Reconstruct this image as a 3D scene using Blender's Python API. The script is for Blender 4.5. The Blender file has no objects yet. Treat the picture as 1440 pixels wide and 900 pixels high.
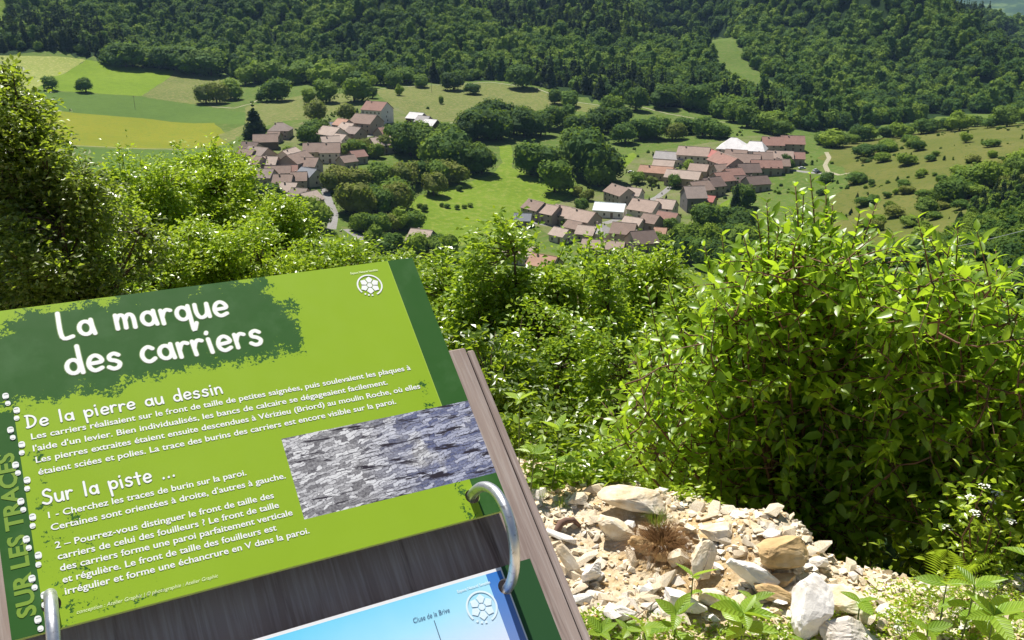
import bpy, bmesh, math, random
import numpy as np
from mathutils import Vector, Matrix, geometry
R_ = math.radians
rng = np.random.default_rng(7); random.seed(7)
SC = bpy.context.scene; COL = SC.collection

# ---------------------------------------------------------------- camera
FPX = 1350.0; PITCH = math.atan(470/FPX); CAMZ = 1.6
cam_d = bpy.data.cameras.new('camera'); cam = bpy.data.objects.new('camera', cam_d); COL.objects.link(cam)
cam_d.sensor_width = 36; cam_d.lens = FPX/1440*36; cam_d.clip_start = .02; cam_d.clip_end = 60000
cam.location = (0, 0, CAMZ); cam.rotation_euler = (math.pi/2-PITCH, 0, 0); SC.camera = cam
# ---------------------------------------------------------------- world, sun, exposure
SUN_EL, SUN_AZ = R_(61), R_(-27)          # azimuth from +Y towards +X
w = bpy.data.worlds.new('World'); SC.world = w; w.use_nodes = True
nt = w.node_tree; bg = nt.nodes['Background']; sky = nt.nodes.new('ShaderNodeTexSky')
sky.sky_type = 'NISHITA'; sky.sun_disc = False; sky.sun_elevation = SUN_EL; sky.sun_rotation = SUN_AZ
sky.altitude = 500; sky.air_density = 1.0; sky.dust_density = .6
nt.links.new(sky.outputs[0], bg.inputs[0]); bg.inputs[1].default_value = .05
sd = bpy.data.lights.new('sun', 'SUN'); so = bpy.data.objects.new('sun', sd); COL.objects.link(so)
sd.energy = 5.0; sd.angle = R_(.53); sd.color = (1, .955, .88)
sv = Vector((math.sin(SUN_AZ)*math.cos(SUN_EL), math.cos(SUN_AZ)*math.cos(SUN_EL), math.sin(SUN_EL)))
so.rotation_euler = sv.to_track_quat('Z', 'Y').to_euler()
SC.view_settings.view_transform = 'Standard'; SC.view_settings.look = 'None'
SC.view_settings.exposure = .7; SC.view_settings.gamma = 1
SC.cycles.max_bounces = 6; SC.cycles.diffuse_bounces = 3; SC.cycles.transmission_bounces = 4
SC.cycles.volume_bounces = 0; SC.cycles.transparent_max_bounces = 6

# ---------------------------------------------------------------- helpers
def link(name, me, parent=None, kind=None):
    o = bpy.data.objects.new(name, me); COL.objects.link(o)
    if parent is not None: o.parent = parent
    if kind: o['kind'] = kind
    return o
def empty(name, loc=(0,0,0), rz=0):
    o = bpy.data.objects.new(name, None); COL.objects.link(o); o.location = loc; o.rotation_euler = (0,0,rz)
    o.empty_display_size = .2
    return o
def tag(o, label, cat, group=None, kind=None):
    if label: o['label'] = label
    if cat: o['category'] = cat
    if group: o['group'] = group
    if kind: o['kind'] = kind
    return o
def mesh_np(name, V, F, m=None, smooth=False, rnd=None):
    """V (n,3), F list of arrays (k, nverts)"""
    me = bpy.data.meshes.new(name); V = np.asarray(V, np.float32)
    me.vertices.add(len(V)); me.vertices.foreach_set('co', V.ravel())
    fl = [np.asarray(f, np.int32) for f in (F if isinstance(F, list) else [F]) if len(f)]
    li = np.concatenate([f.ravel() for f in fl]); lt = np.concatenate([np.full(len(f), f.shape[1], np.int32) for f in fl])
    ls = np.concatenate([[0], np.cumsum(lt)[:-1]]).astype(np.int32)
    me.loops.add(len(li)); me.loops.foreach_set('vertex_index', li)
    me.polygons.add(len(lt)); me.polygons.foreach_set('loop_start', ls); me.polygons.foreach_set('loop_total', lt)
    me.polygons.foreach_set('use_smooth', np.full(len(lt), smooth))
    if rnd is not None:
        a = me.attributes.new('rnd', 'FLOAT', 'POINT'); a.data.foreach_set('value', np.asarray(rnd, np.float32))
    me.update(calc_edges=True)
    if m: me.materials.append(m)
    return me
class MB:
    def __init__(s): s.v = []; s.f = []
    def add(s, vs, fs):
        b = len(s.v); s.v += [tuple(v) for v in vs]; s.f += [tuple(b+i for i in f) for f in fs]; return s
    def box(s, x0, x1, y0, y1, z0, z1):
        return s.add([(x0,y0,z0),(x1,y0,z0),(x1,y1,z0),(x0,y1,z0),(x0,y0,z1),(x1,y0,z1),(x1,y1,z1),(x0,y1,z1)],
                     [(0,3,2,1),(4,5,6,7),(0,1,5,4),(1,2,6,5),(2,3,7,6),(3,0,4,7)])
    def tube(s, pts, r, n=6):
        pts = [Vector(p) for p in pts]; k = len(pts); rr = r if hasattr(r, '__len__') else [r]*k; vs = []; fs = []
        u = None
        for i, p in enumerate(pts):
            d = (pts[min(i+1,k-1)]-pts[max(i-1,0)]).normalized()
            if u is None: u = d.orthogonal().normalized()
            u = (u-d*u.dot(d)).normalized(); q = d.cross(u)
            for j in range(n):
                a = 2*math.pi*j/n; vs.append(p+(u*math.cos(a)+q*math.sin(a))*rr[i])
        for i in range(k-1):
            for j in range(n): fs.append((i*n+j, i*n+(j+1)%n, (i+1)*n+(j+1)%n, (i+1)*n+j))
        fs.append(tuple(range(n-1,-1,-1))); fs.append(tuple((k-1)*n+j for j in range(n)))
        return s.add(vs, fs)
    def mesh(s, name, m, smooth=False):
        me = bpy.data.meshes.new(name); me.from_pydata(s.v, [], s.f); me.update()
        if smooth: me.polygons.foreach_set('use_smooth', [True]*len(me.polygons))
        if m: me.materials.append(m)
        return me
    def obj(s, name, m, parent=None, smooth=False, kind=None): return link(name, s.mesh(name, m, smooth), parent, kind)

# ---- materials
class NT:
    def __init__(s, name, rough=.8, spec=.3):
        s.m = bpy.data.materials.new(name); s.m.use_nodes = True; s.t = s.m.node_tree
        s.b = s.t.nodes['Principled BSDF']; s.out = s.t.nodes['Material Output']
        s.b.inputs['Roughness'].default_value = rough; s.b.inputs['Specular IOR Level'].default_value = spec
    def n(s, ty, **k):
        x = s.t.nodes.new('ShaderNode'+ty)
        for a, v in k.items(): setattr(x, a, v)
        return x
    def l(s, a, b): s.t.links.new(a, b)
    def put(s, sock, v):
        if isinstance(v, (int, float)): sock.default_value = v
        elif isinstance(v, (tuple, list)): sock.default_value = (*v, 1) if len(v) == 3 and sock.type == 'RGBA' else v
        else: s.l(v, sock)
    def coord(s, kind='Object', scale=None, rot=None):
        c = s.n('TexCoord').outputs[kind]
        if scale is None and rot is None: return c
        mp = s.n('Mapping')
        if scale is not None: mp.inputs['Scale'].default_value = scale if hasattr(scale, '__len__') else (scale,)*3
        if rot: mp.inputs['Rotation'].default_value = rot
        s.l(c, mp.inputs[0]); return mp.outputs[0]
    def noise(s, vec, scale, detail=4, rough=.55, dist=0):
        x = s.n('TexNoise'); s.l(vec, x.inputs['Vector']); x.inputs['Scale'].default_value = scale
        x.inputs['Detail'].default_value = detail; x.inputs['Roughness'].default_value = rough; x.inputs['Distortion'].default_value = dist
        return x.outputs['Fac']
    def math(s, op, a, b=0, c=0):
        x = s.n('Math', operation=op)
        for i, v in enumerate((a, b, c)): s.put(x.inputs[i], v)
        return x.outputs[0]
    def ramp(s, fac, stops, interp='LINEAR'):
        x = s.n('ValToRGB'); s.l(fac, x.inputs[0]); e = x.color_ramp; e.interpolation = interp
        while len(e.elements) < len(stops): e.elements.new(.5)
        for el, (p, c) in zip(e.elements, stops): el.position = p; el.color = (*c, 1) if len(c) == 3 else c
        return x.outputs[0]
    def mix(s, fac, a, b, mode='MIX'):
        x = s.n('Mix', data_type='RGBA', blend_type=mode); s.put(x.inputs[0], fac); s.put(x.inputs[6], a); s.put(x.inputs[7], b)
        return x.outputs[2]
    def bump(s, h, strength=.3, dist=.01):
        x = s.n('Bump'); x.inputs['Strength'].default_value = strength; x.inputs['Distance'].default_value = dist
        s.l(h, x.inputs['Height']); s.l(x.outputs[0], s.b.inputs['Normal'])
    def col(s, c): s.put(s.b.inputs['Base Color'], c); return s
def simple(name, c, rough=.7, spec=.3, metal=0, var=.15, scale=3):
    k = NT(name, rough, spec); k.b.inputs['Metallic'].default_value = metal
    nz = k.noise(k.coord(), scale); k.col(k.mix(nz, tuple(x*(1-var) for x in c), tuple(min(1, x*(1+var)) for x in c))); return k.m
def leaf_mat(name, stops, trans=(.54,.72,.03), tfac=.42, rough=.32, spec=.5, objrnd=False, nscale=.8):
    k = NT(name, rough, spec)
    if objrnd: r = k.n('ObjectInfo').outputs['Random']
    else: r = k.n('Attribute', attribute_name='rnd').outputs['Fac']
    g = k.n('NewGeometry'); nz = k.noise(g.outputs['Position'], nscale, 2)
    f = k.math('ADD', k.math('MULTIPLY', r, .6), k.math('MULTIPLY', nz, .45))
    c = k.ramp(f, stops); k.col(c)
    t = k.n('BsdfTranslucent'); tc = k.mix(.75, c, trans); k.l(tc, t.inputs[0])
    mx = k.n('MixShader'); mx.inputs[0].default_value = tfac
    k.l(k.b.outputs[0], mx.inputs[1]); k.l(t.outputs[0], mx.inputs[2]); k.l(mx.outputs[0], k.out.inputs[0]); return k.m

# ---------------------------------------------------------------- terrain function
cp, sp_ = math.cos(PITCH), math.sin(PITCH)
def ray(px, py):
    dx = (px-720)/FPX; up = -(py-450)/FPX
    return np.array([dx, cp+up*sp_, up*cp-sp_])
CTRL_PX = [(-100,80,1050),(60,90,1000),(250,110,950),(60,160,780),(150,160,790),(250,190,700),(150,240,560),(0,220,600),
 (350,240,540),(380,170,700),(530,160,720),(600,170,710),(450,290,470),(590,335,430),(430,215,600),
 (700,270,520),(710,220,600),(650,135,830),(750,130,850),(550,130,820),(620,250,540),(850,340,440),(780,290,500),(900,230,600),
 (1070,200,650),(1000,180,720),(860,150,800),(300,105,980),(420,112,940),(600,118,900),(1000,165,780),
 (300,50,1150),(300,0,1350),(600,60,1120),(600,0,1400),(900,60,1100),(900,0,1400),(50,40,1200),(50,0,1400),(-150,30,1300),
 (300,-80,1800),(700,-90,1900),(0,-80,1900),(900,-60,1800),(-200,-60,1900),(1100,-25,2000),
 (1050,90,1000),(1015,50,1150),(1150,60,1150),(1250,110,1050),(1350,140,1000),(1440,150,1000),(1600,150,1050),
 (1200,12,1600),(1300,45,1500),(1440,95,1450),(1390,10,1900),(1440,42,1850),(1600,80,1800),(1300,-12,1950),
 (1150,300,470),(1250,230,560),(1350,192,650),(1440,180,680),(1600,170,700),(1440,300,360),(1300,330,380),(1200,190,760),(1600,280,380),
 (1440,430,230),(1300,430,260),(1130,230,600),(1600,430,200),(1100,420,300)]
CT = []
for px, py, r in CTRL_PX:
    d = ray(px, py); h = math.hypot(d[0], d[1]); CT.append((math.atan2(d[0], d[1]), math.log(r), d[2]/h))
for th in np.radians([-60,-45,-30,-15,0,15,30,45,60]):
    for r, z in ((2,-.3),(4,-1.9),(6,-3.9),(10,-7.4),(20,-14.5),(40,-28),(80,-52),(140,-78),(220,-98)):
        if th > .35 and r > 60: z *= .86
        CT.append((th, math.log(r), (z-CAMZ)/r))
for th in np.radians([-60,-45]):
    for r, e in ((300,-.36),(500,-.235),(800,-.12),(1100,-.055),(1500,-.01),(1900,.03)): CT.append((th, math.log(r), e))
for th in np.radians([45,60]):
    for r, e in ((350,-.2),(600,-.15),(1000,-.09),(1500,-.05),(1900,-.035)): CT.append((th, math.log(r), e))
for thd, e in ((-60,-.05),(-30,-.02),(0,-.03),(15,-.07),(25,-.085),(40,-.08),(60,-.08)): CT.append((R_(thd), math.log(2700), e))
CT = np.array(CT); KX = np.stack([CT[:,0]*2.2, CT[:,1]], 1)
def _phi(d): return np.where(d > 1e-9, d*d*np.log(d+1e-12), 0)
_n = len(KX); _A = np.zeros((_n+3, _n+3)); _A[:_n,:_n] = _phi(np.linalg.norm(KX[:,None]-KX[None], axis=2))+np.eye(_n)*.004
_A[:_n,_n] = 1; _A[:_n,_n+1:] = KX; _A[_n:,:_n] = _A[:_n,_n:].T
TPSW = np.linalg.solve(_A, np.concatenate([CT[:,2], np.zeros(3)]))
def terrain(x, y):
    x = np.atleast_1d(np.asarray(x, float)); y = np.atleast_1d(np.asarray(y, float))
    r = np.maximum(np.hypot(x, y), 1.0); q = np.stack([np.arctan2(x, y)*2.2, np.log(r)], 1); out = np.empty(len(x))
    for i in range(0, len(x), 4000):
        d = np.linalg.norm(q[i:i+4000,None]-KX[None], axis=2)
        out[i:i+4000] = _phi(d)@TPSW[:_n]+TPSW[_n]+q[i:i+4000]@TPSW[_n+1:]
    k = np.clip((r-960)/350, 0, 1); th = np.arctan2(x, y)      # spurs and gullies of the wooded hills
    th0 = np.clip((th-.19)/.27, -.3, 1.3); rc = 1520-500*th0; spur = 125*np.exp(-((r-rc)/115)**2)*np.clip((th-.13)/.08, 0, 1)-70*np.exp(-((r-rc-260)/130)**2)*np.clip((th-.10)/.08, 0, 1)-55*np.exp(-((th-.165)/.045)**2-((r-1330)/110)**2)+60*np.exp(-((r-1330+900*(th+.28))/120)**2)*(th < .05)
    rel = spur+26*np.sin(th*23+r*.0045+1.5*np.sin(th*9))+14*np.sin(th*51-r*.009+1)+12*np.sin(r*.021+th*17)
    return CAMZ+out*r+rel*k*np.clip((2500-r)/600, 0, 1)
TS = np.exp(np.linspace(math.log(25), math.log(2600), 900))
def hit(px, py, near=25):
    d = ray(px, py); d = d/math.hypot(d[0], d[1]); z = terrain(d[0]*TS, d[1]*TS); zr = CAMZ+d[2]*TS
    below = (zr < z) & (TS > near); i = int(np.argmax(below)) if below.any() else len(TS)-1
    a = TS[max(i-1,0)]; b = TS[i]
    f0 = CAMZ+d[2]*a-z[max(i-1,0)]; f1 = zr[i]-z[i]; t = a+(b-a)*(f0/(f0-f1) if f0-f1 > 1e-9 else 0); t = min(max(t, a), b)
    return np.array([d[0]*t, d[1]*t, float(terrain(d[0]*t, d[1]*t)[0])])
def inpoly(P, poly):
    x, y = P[:,0], P[:,1]; c = np.zeros(len(P), bool); n = len(poly)
    for i in range(n):
        x1, y1 = poly[i]; x2, y2 = poly[(i+1)%n]
        if y1 == y2: continue
        c ^= ((y1 > y) != (y2 > y)) & (x < (x2-x1)*(y-y1)/(y2-y1)+x1)
    return c

# ---------------------------------------------------------------- ground materials
def grass_mat(name, c1, c2, c3=None, s=.02, rough=.95):
    k = NT(name, rough, .1); g = k.n('NewGeometry').outputs['Position']
    a = k.noise(g, s, 5, .6); b = k.noise(g, s*14, 5, .65)
    c = k.mix(k.ramp(a, [(.35,(0,0,0)),(.65,(1,1,1))]), c1, c2); sw = k.n('TexWave'); sw.inputs['Scale'].default_value = .11; sw.inputs['Distortion'].default_value = 1.5; sw.inputs['Detail Scale'].default_value = .3; mpw = k.n('Mapping'); mpw.inputs['Rotation'].default_value = (0,0,1.9); k.l(g, mpw.inputs[0]); k.l(mpw.outputs[0], sw.inputs[0]); c = k.mix(k.math('MULTIPLY', sw.outputs['Fac'], .22), c, tuple(x*.75 for x in c1))
    if c3: c = k.mix(k.ramp(b, [(.5,(0,0,0)),(.62,(1,1,1))]), c, c3)
    c = k.mix(k.math('MULTIPLY', k.ramp(b, [(.3,(1,1,1)),(.6,(0,0,0))]), .35), c, tuple(x*.6 for x in c1))
    k.col(c); k.bump(k.noise(g, 1.1, 4, .7), .5, .5); return k.m
M = {}
M['meadow'] = grass_mat(('meadow grass'), (.075,.125,.018), (.105,.16,.028), (.12,.14,.04))
M['bright'] = grass_mat('bright grass', (.115,.185,.012), (.15,.225,.02), (.17,.21,.035))
M['dull'] = grass_mat('dry meadow', (.115,.145,.035), (.15,.175,.045), (.19,.175,.07), .03)
M['blue_green'] = grass_mat('young cereal', (.07,.125,.02), (.09,.15,.026), None, .015)
M['yellow'] = grass_mat('yellowing crop', (.17,.19,.012), (.22,.22,.018), (.13,.17,.014), .02)
M['straw'] = grass_mat('pale hay', (.24,.27,.07), (.20,.25,.05), (.30,.30,.10), .03)
M['mown'] = grass_mat('fresh crop', (.125,.20,.012), (.16,.235,.02), None, .015)
M['heath'] = grass_mat('heath slope', (.10,.12,.02), (.155,.15,.04), (.075,.10,.018), .03)
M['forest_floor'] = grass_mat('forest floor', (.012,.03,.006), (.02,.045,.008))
M['dirt'] = grass_mat('pale track', (.32,.29,.20), (.38,.34,.25), (.2,.2,.11), .1)
M['yard'] = grass_mat('village gardens and yards', (.09,.13,.025), (.20,.18,.10), (.13,.17,.04), .09)
M['asphalt'] = grass_mat('worn pale road', (.25,.24,.23), (.30,.29,.28), (.19,.18,.16), .1)

# regions drawn as outlines on the land (image points dropped on the terrain, kept as world polygons)
REG = [
 ('field', 'straw', [(-120,70),(60,79),(122,84),(100,98),(76,108),(48,128),(-120,150)]),
 ('field', 'mown', [(122,84),(250,98),(228,116),(198,135),(134,131),(50,126),(76,108),(100,98)]),
 ('meadow', 'dull', [(250,98),(312,111),(340,122),(330,140),(300,150),(280,147),(198,135),(228,116)]),
 ('field', 'blue_green', [(-120,120),(48,127),(134,132),(198,136),(280,148),(345,158),(345,175),(300,173),(200,166),(90,157),(-120,150)]),
 ('field', 'yellow', [(-120,150),(90,157),(200,166),(300,173),(330,196),(305,206),(235,209),(100,204),(-120,190)]),
 ('field', 'blue_green', [(-120,194),(100,206),(235,211),(300,212),(320,240),(250,300),(60,300),(-120,290)]),
 ('meadow', 'dull', [(345,150),(420,135),(500,130),(525,140),(470,165),(400,170),(350,185),(320,200),(305,190),(345,175)]),
 ('meadow', 'bright', [(550,300),(590,275),(640,262),(690,246),(706,228),(702,206),(718,204),(722,236),(770,250),(812,262),(800,276),(770,292),(736,300),(705,318),(650,345),(600,350),(560,335)]),
 ('meadow', 'dull', [(528,128),(600,120),(690,117),(755,126),(792,142),(850,150),(830,158),(770,152),(700,168),(600,172),(555,160)]),
 ('meadow', 'meadow', [(998,42),(1018,52),(1050,84),(1097,127),(1060,131),(1022,122),(1008,95),(992,60)]),
 ('meadow', 'meadow', [(1078,250),(1130,240),(1185,236),(1190,262),(1140,300),(1095,318),(1070,290)]),
 ('meadow', 'heath', [(1150,222),(1200,198),(1300,184),(1450,172),(1600,165),(1600,330),(1440,300),(1330,330),(1240,350),(1150,330),(1140,300),(1192,262),(1187,236)]),
 ('meadow', 'bright', [(868,224),(892,214),(902,226),(880,248),(862,252)]),
 ('meadow', 'bright', [(1000,270),(1028,262),(1026,290),(1002,302)]),
 ('meadow', 'bright', [(-120,-20),(10,-20),(14,10),(8,45),(-120,48)]),
 ('meadow', 'bright', [(418,4),(437,3),(436,18),(422,18)]),
 ('yard', 'yard', [(345,205),(400,180),(450,165),(500,150),(560,150),(585,175),(560,215),(500,225),(470,260),(400,260),(345,240)]),
 ('yard', 'yard', [(735,305),(790,285),(850,262),(900,215),(1000,200),(1120,190),(1135,232),(1060,255),(980,310),(920,350),(840,350),(770,330)]),
 ('forest_floor', 'forest_floor', 'F'),
]
def dense(poly, n=6):
    out = []
    for i in range(len(poly)):
        a = np.array(poly[i], float); b = np.array(poly[(i+1)%len(poly)], float); k = max(1, int(np.linalg.norm(b-a)/n))
        for j in range(k): out.append(tuple(a+(b-a)*j/k))
    return out
FEDGE_PX = [(-300,66),(-120,70),(12,74),(120,80),(250,94),(315,106),(345,116),(420,110),(560,116),(620,117),(700,112),(760,122),(850,146),(940,150),(1040,166),(1120,184),(1200,183),(1280,172),(1360,160),(1500,158),(1700,160)]
FE = np.array([hit(*p)[:2] for p in FEDGE_PX]); FEth = np.arctan2(FE[:,0], FE[:,1]); FEr = np.hypot(FE[:,0], FE[:,1])
def forest_r(th): return np.interp(th, FEth, FEr)
polys = []
for nm, mk, P in REG:
    if P == 'F': continue
    polys.append((nm, mk, [tuple(hit(*q)[:2]) for q in P]))
ROADS = [('road','asphalt',4.2,[(466,322),(470,300),(462,282),(455,262),(458,250),(486,232),(494,215),(487,202)]),
 ('road','asphalt',4.5,[(488,322),(505,333),(528,345),(548,356)]),
 ('road','asphalt',4.0,[(944,262),(925,277),(905,286),(888,297),(870,308),(850,314)]),
 ('road','asphalt',3.6,[(946,262),(985,246),(1035,236),(1080,238),(1120,240),(1162,244)]),('road','asphalt',3.4,[(850,316),(815,326),(780,318),(745,312)]),('road','asphalt',3.2,[(487,202),(515,192),(545,186),(572,182),(592,178)]),('path','dirt',1.6,[(592,178),(640,172),(700,172)]),('path','dirt',2.6,[(1166,246),(1160,232),(1166,222),(1162,214)]),
 ('path','dirt',2.0,[(1166,242),(1180,246),(1196,243)]),
 ('path','dirt',1.6,[(298,150),(330,152),(352,146),(364,140),(362,130)]),
 ('path','dirt',1.2,[(102,204.5),(160,207),(235,209.5),(262,211)]),
 ('path','dirt',1.6,[(528,126),(600,119.5),(690,115.5),(755,124.5),(800,142),(850,149),(900,150),(940,160),(1020,172)])]
rpolys = []
for nm, mk, wd, P in ROADS:
    pts = [hit(*q)[:2] for q in P]; fine = []
    for i in range(len(pts)-1):
        for t in np.linspace(0, 1, 5)[:-1]: fine.append(pts[i]*(1-t)+pts[i+1]*t)
    fine.append(pts[-1]); fine = np.array(fine)
    tg = np.gradient(fine, axis=0); tg /= np.linalg.norm(tg, axis=1)[:,None]+1e-9; nn = np.stack([-tg[:,1], tg[:,0]], 1)
    rpolys.append((nm, mk, [tuple(p) for p in fine+nn*wd/2]+[tuple(p) for p in (fine-nn*wd/2)[::-1]]))
def build_terrain():
    ths = np.radians(np.arange(-50, 50.1, .45)); rs = np.exp(np.linspace(math.log(5.1), math.log(2700), 220))
    pts = []
    for j, r in enumerate(rs):
        for i, th in enumerate(ths):
            t = th+(R_(.22) if j % 2 else 0); pts.append((r*math.sin(t), r*math.cos(t)))
    edges = []
    def addring(poly, jit, step):
        b = len(pts); q = dense(poly, step)
        for p in q: pts.append((p[0]+random.uniform(-jit, jit), p[1]+random.uniform(-jit, jit)))
        n = len(q)
        for i in range(n): edges.append((b+i, b+(i+1)%n))
        return [pts[b+i] for i in range(n)]
    cl = [(nm, mk, addring(p, .9, 9)) for nm, mk, p in polys]+[(nm, mk, addring(p, .12, 50)) for nm, mk, p in rpolys]
    v, e, f, *_ = geometry.delaunay_2d_cdt([Vector(p) for p in pts], edges, [], 0, 1e-4)
    V = np.array([(p.x, p.y) for p in v]); F = np.array([tuple(q) for q in f if len(q) == 3])
    Cn = V[F].mean(1); z = terrain(V[:,0], V[:,1])
    big = np.max([np.linalg.norm(V[F[:,i]]-V[F[:,(i+1)%3]], axis=1) for i in range(3)], axis=0)
    rr = np.hypot(Cn[:,0], Cn[:,1])
    lab = np.full(len(F), -1)
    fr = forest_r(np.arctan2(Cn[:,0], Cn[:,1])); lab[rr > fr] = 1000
    for i, (nm, mk, p) in enumerate(cl): lab[inpoly(Cn, p)] = i
    keep = (rr > 4.6); F = F[keep]; lab = lab[keep]
    V3 = np.column_stack([V, z])
    for l in np.unique(lab):
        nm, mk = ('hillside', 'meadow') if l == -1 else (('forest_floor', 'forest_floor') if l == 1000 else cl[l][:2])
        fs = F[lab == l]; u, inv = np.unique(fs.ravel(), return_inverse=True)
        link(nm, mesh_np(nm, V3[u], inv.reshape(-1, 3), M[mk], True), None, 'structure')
build_terrain()
# far valley beyond the right-hand crest
def build_far():
    ths = np.radians(np.arange(-50, 50.1, 1)); rs = np.exp(np.linspace(math.log(2600), math.log(9500), 60)); V = []
    for r in rs:
        for t in ths:
            z = -330+60*math.sin(r/700+t*9)+min(1, max(0, (r-4200)/3500))*(430+90*math.sin(t*14)+60*math.sin(t*31+2))
            V.append((r*math.sin(t), r*math.cos(t), z))
    n = len(ths); F = [(i*n+j, i*n+j+1, (i+1)*n+j+1, (i+1)*n+j) for i in range(len(rs)-1) for j in range(n-1)]
    k = NT('far woods and fields', .95, .1); g = k.n('NewGeometry').outputs['Position']
    k.col(k.ramp(k.noise(g, .0022, 6, .65), [(.45,(.02,.045,.014)),(.56,(.035,.07,.02)),(.60,(.10,.15,.04)),(.75,(.16,.18,.07))]))
    link('far_hills', mesh_np('far_hills', V, np.array(F), k.m, True), None, 'structure')
build_far()

# ---------------------------------------------------------------- tree crowns seen from afar
def ico(sub):
    bm = bmesh.new(); bmesh.ops.create_icosphere(bm, subdivisions=sub, radius=1)
    V = np.array([v.co[:] for v in bm.verts]); F = np.array([[v.index for v in f.verts] for f in bm.faces]); bm.free(); return V, F
IV2, IF2 = ico(2); IV4, IF4 = ico(4)
def far_crown(seed, shape='round', nlob=9, nleaf=700, leaf=.12):
    """crown of lobes set round a middle, with many small leaf clumps standing off the surface; unit: radius about 1, base at z=0"""
    g = np.random.default_rng(seed); V = []; F = []; rnd = []; b = 0; lobes = []
    if shape == 'round':
        for i in range(nlob):
            a = g.uniform(0, 2*math.pi); q = math.sqrt(g.uniform(0, 1))*.62; z = .75+g.uniform(-.42, .62)*(1-.45*q)
            lobes.append((q*math.cos(a), q*math.sin(a), z, g.uniform(.30, .50)))
        lobes.append((0, 0, .75, .62))
    elif shape == 'tall':
        for i in range(nlob):
            a = g.uniform(0, 2*math.pi); z = .3+2.0*i/nlob; q = .3*math.sqrt(g.uniform(0,1))
            lobes.append((q*math.cos(a), q*math.sin(a), z, .55-.13*z+g.uniform(-.06,.06)))
    else:   # conifer tiers
        for i in range(11):
            z = .12+i*.26; s = .62*(1-i/11.5)
            for j in range(4 if i < 8 else 1):
                a = g.uniform(0, 2*math.pi); q = s*.62 if i < 8 else 0
                lobes.append((q*math.cos(a), q*math.sin(a), z+g.uniform(-.05,.05), max(.09, s*.52)))
    for (x, y, z, r) in lobes:
        n = IV2*(1+.24*np.sin(IV2@g.normal(size=(3,3))*4+g.uniform(0,6,3)).sum(1)[:,None]/1.7)
        V.append(n*r*(1, 1, .85)+(x, y, z)); F.append(IF2+b); b += len(IV2); rnd.append(np.full(len(IV2), g.uniform(0,1)))
    Fq = []
    L = np.array(lobes); pk = g.choice(len(L), nleaf, p=L[:,3]**2/np.sum(L[:,3]**2))
    d = g.normal(size=(nleaf,3)); d /= np.linalg.norm(d, axis=1)[:,None]
    c = L[pk,:3]+d*L[pk,3:4]*g.uniform(.9, 1.36, (nleaf,1))
    u = np.cross(d, g.normal(size=(nleaf,3))); u /= np.linalg.norm(u, axis=1)[:,None]
    vv = np.cross(u, d)+d*g.uniform(-.8,.8,(nleaf,1)); s = leaf*g.uniform(.5, 1.2, (nleaf,1))
    Q = np.stack([c-u*s, c-vv*s*.6, c+u*s, c+vv*s*.6], 1).reshape(-1, 3); V.append(Q); Fq = np.arange(nleaf*4).reshape(-1,4)+b
    rnd.append(np.repeat(g.uniform(0, 1, nleaf), 4))
    return np.vstack(V), [np.vstack(F), Fq], np.concatenate(rnd)
def far_leaf(name, c1, c2, c3, ):
    k = NT(name, .75, .22); r = k.n('ObjectInfo').outputs['Random']; at = k.n('Attribute', attribute_name='rnd').outputs['Fac']
    g = k.n('NewGeometry').outputs['Position']
    f = k.math('ADD', k.math('MULTIPLY', r, .62), k.math('ADD', k.math('MULTIPLY', at, .22), k.math('MULTIPLY', k.noise(g, .9, 4, .7), .25)))
    f = k.math('ADD', f, k.math('MULTIPLY', k.math('SUBTRACT', k.noise(g, .007, 4, .6), .5), 1.7))
    c = k.ramp(f, [(.15, c1), (.55, c2), (.95, c3)]); k.col(c)
    k.bump(k.noise(g, 2.2, 3, .7), .9, .6)
    t = k.n('BsdfTranslucent'); k.l(k.mix(.5, c, (.34,.48,.03)), t.inputs[0]); mx = k.n('MixShader'); mx.inputs[0].default_value = .3
    k.l(k.b.outputs[0], mx.inputs[1]); k.l(t.outputs[0], mx.inputs[2]); k.l(mx.outputs[0], k.out.inputs[0]); return k.m
M['crown_green'] = far_leaf('broadleaf crown', (.04,.10,.010), (.09,.175,.016), (.19,.28,.025))
M['crown_dark'] = far_leaf('dark crown', (.03,.075,.010), (.065,.135,.014), (.14,.22,.024))
M['crown_olive'] = far_leaf('olive orchard crown', (.10,.14,.02), (.18,.21,.032), (.23,.25,.04))
M['crown_bright'] = far_leaf('fresh crown', (.13,.21,.012), (.20,.30,.02), (.26,.36,.03))
M['conifer'] = far_leaf('conifer crown', (.012,.032,.014), (.02,.05,.02), (.03,.065,.024))
M['wood_forest'] = far_leaf('hill forest crown', (.016,.06,.010), (.07,.155,.015), (.22,.31,.028))
M['bark'] = simple('bark', (.10,.075,.05), .9, .1)
def crown_mesh(name, seed, shape, mat, **k):
    V, F, rn = far_crown(seed, shape, **k); return mesh_np(name, V, F, mat, False, rn)
CROWNS = {}
for key, shape, mk in (('green','round','crown_green'),('dark','round','crown_dark'),('olive','round','crown_olive'),('bright','round','crown_bright'),('tall','tall','crown_green'),('conifer','conifer','conifer')):
    CROWNS[key] = [crown_mesh('crown', 100+7*i+len(key), shape, M[mk], nleaf=1700, leaf=.095) for i in range(3 if shape == 'round' else 1)]
_t = MB(); _t.tube([(0,0,-.3),(.02,0,.3),(.0,.03,.9)], [.09,.07,.04], 6); _t.tube([(0,0,.25),(.2,.1,.65)], [.05,.025], 5); _t.tube([(0,0,.3),(-.22,-.05,.7)], [.05,.02], 5)
TRUNK = _t.mesh('trunk', M['bark'], True)
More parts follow.
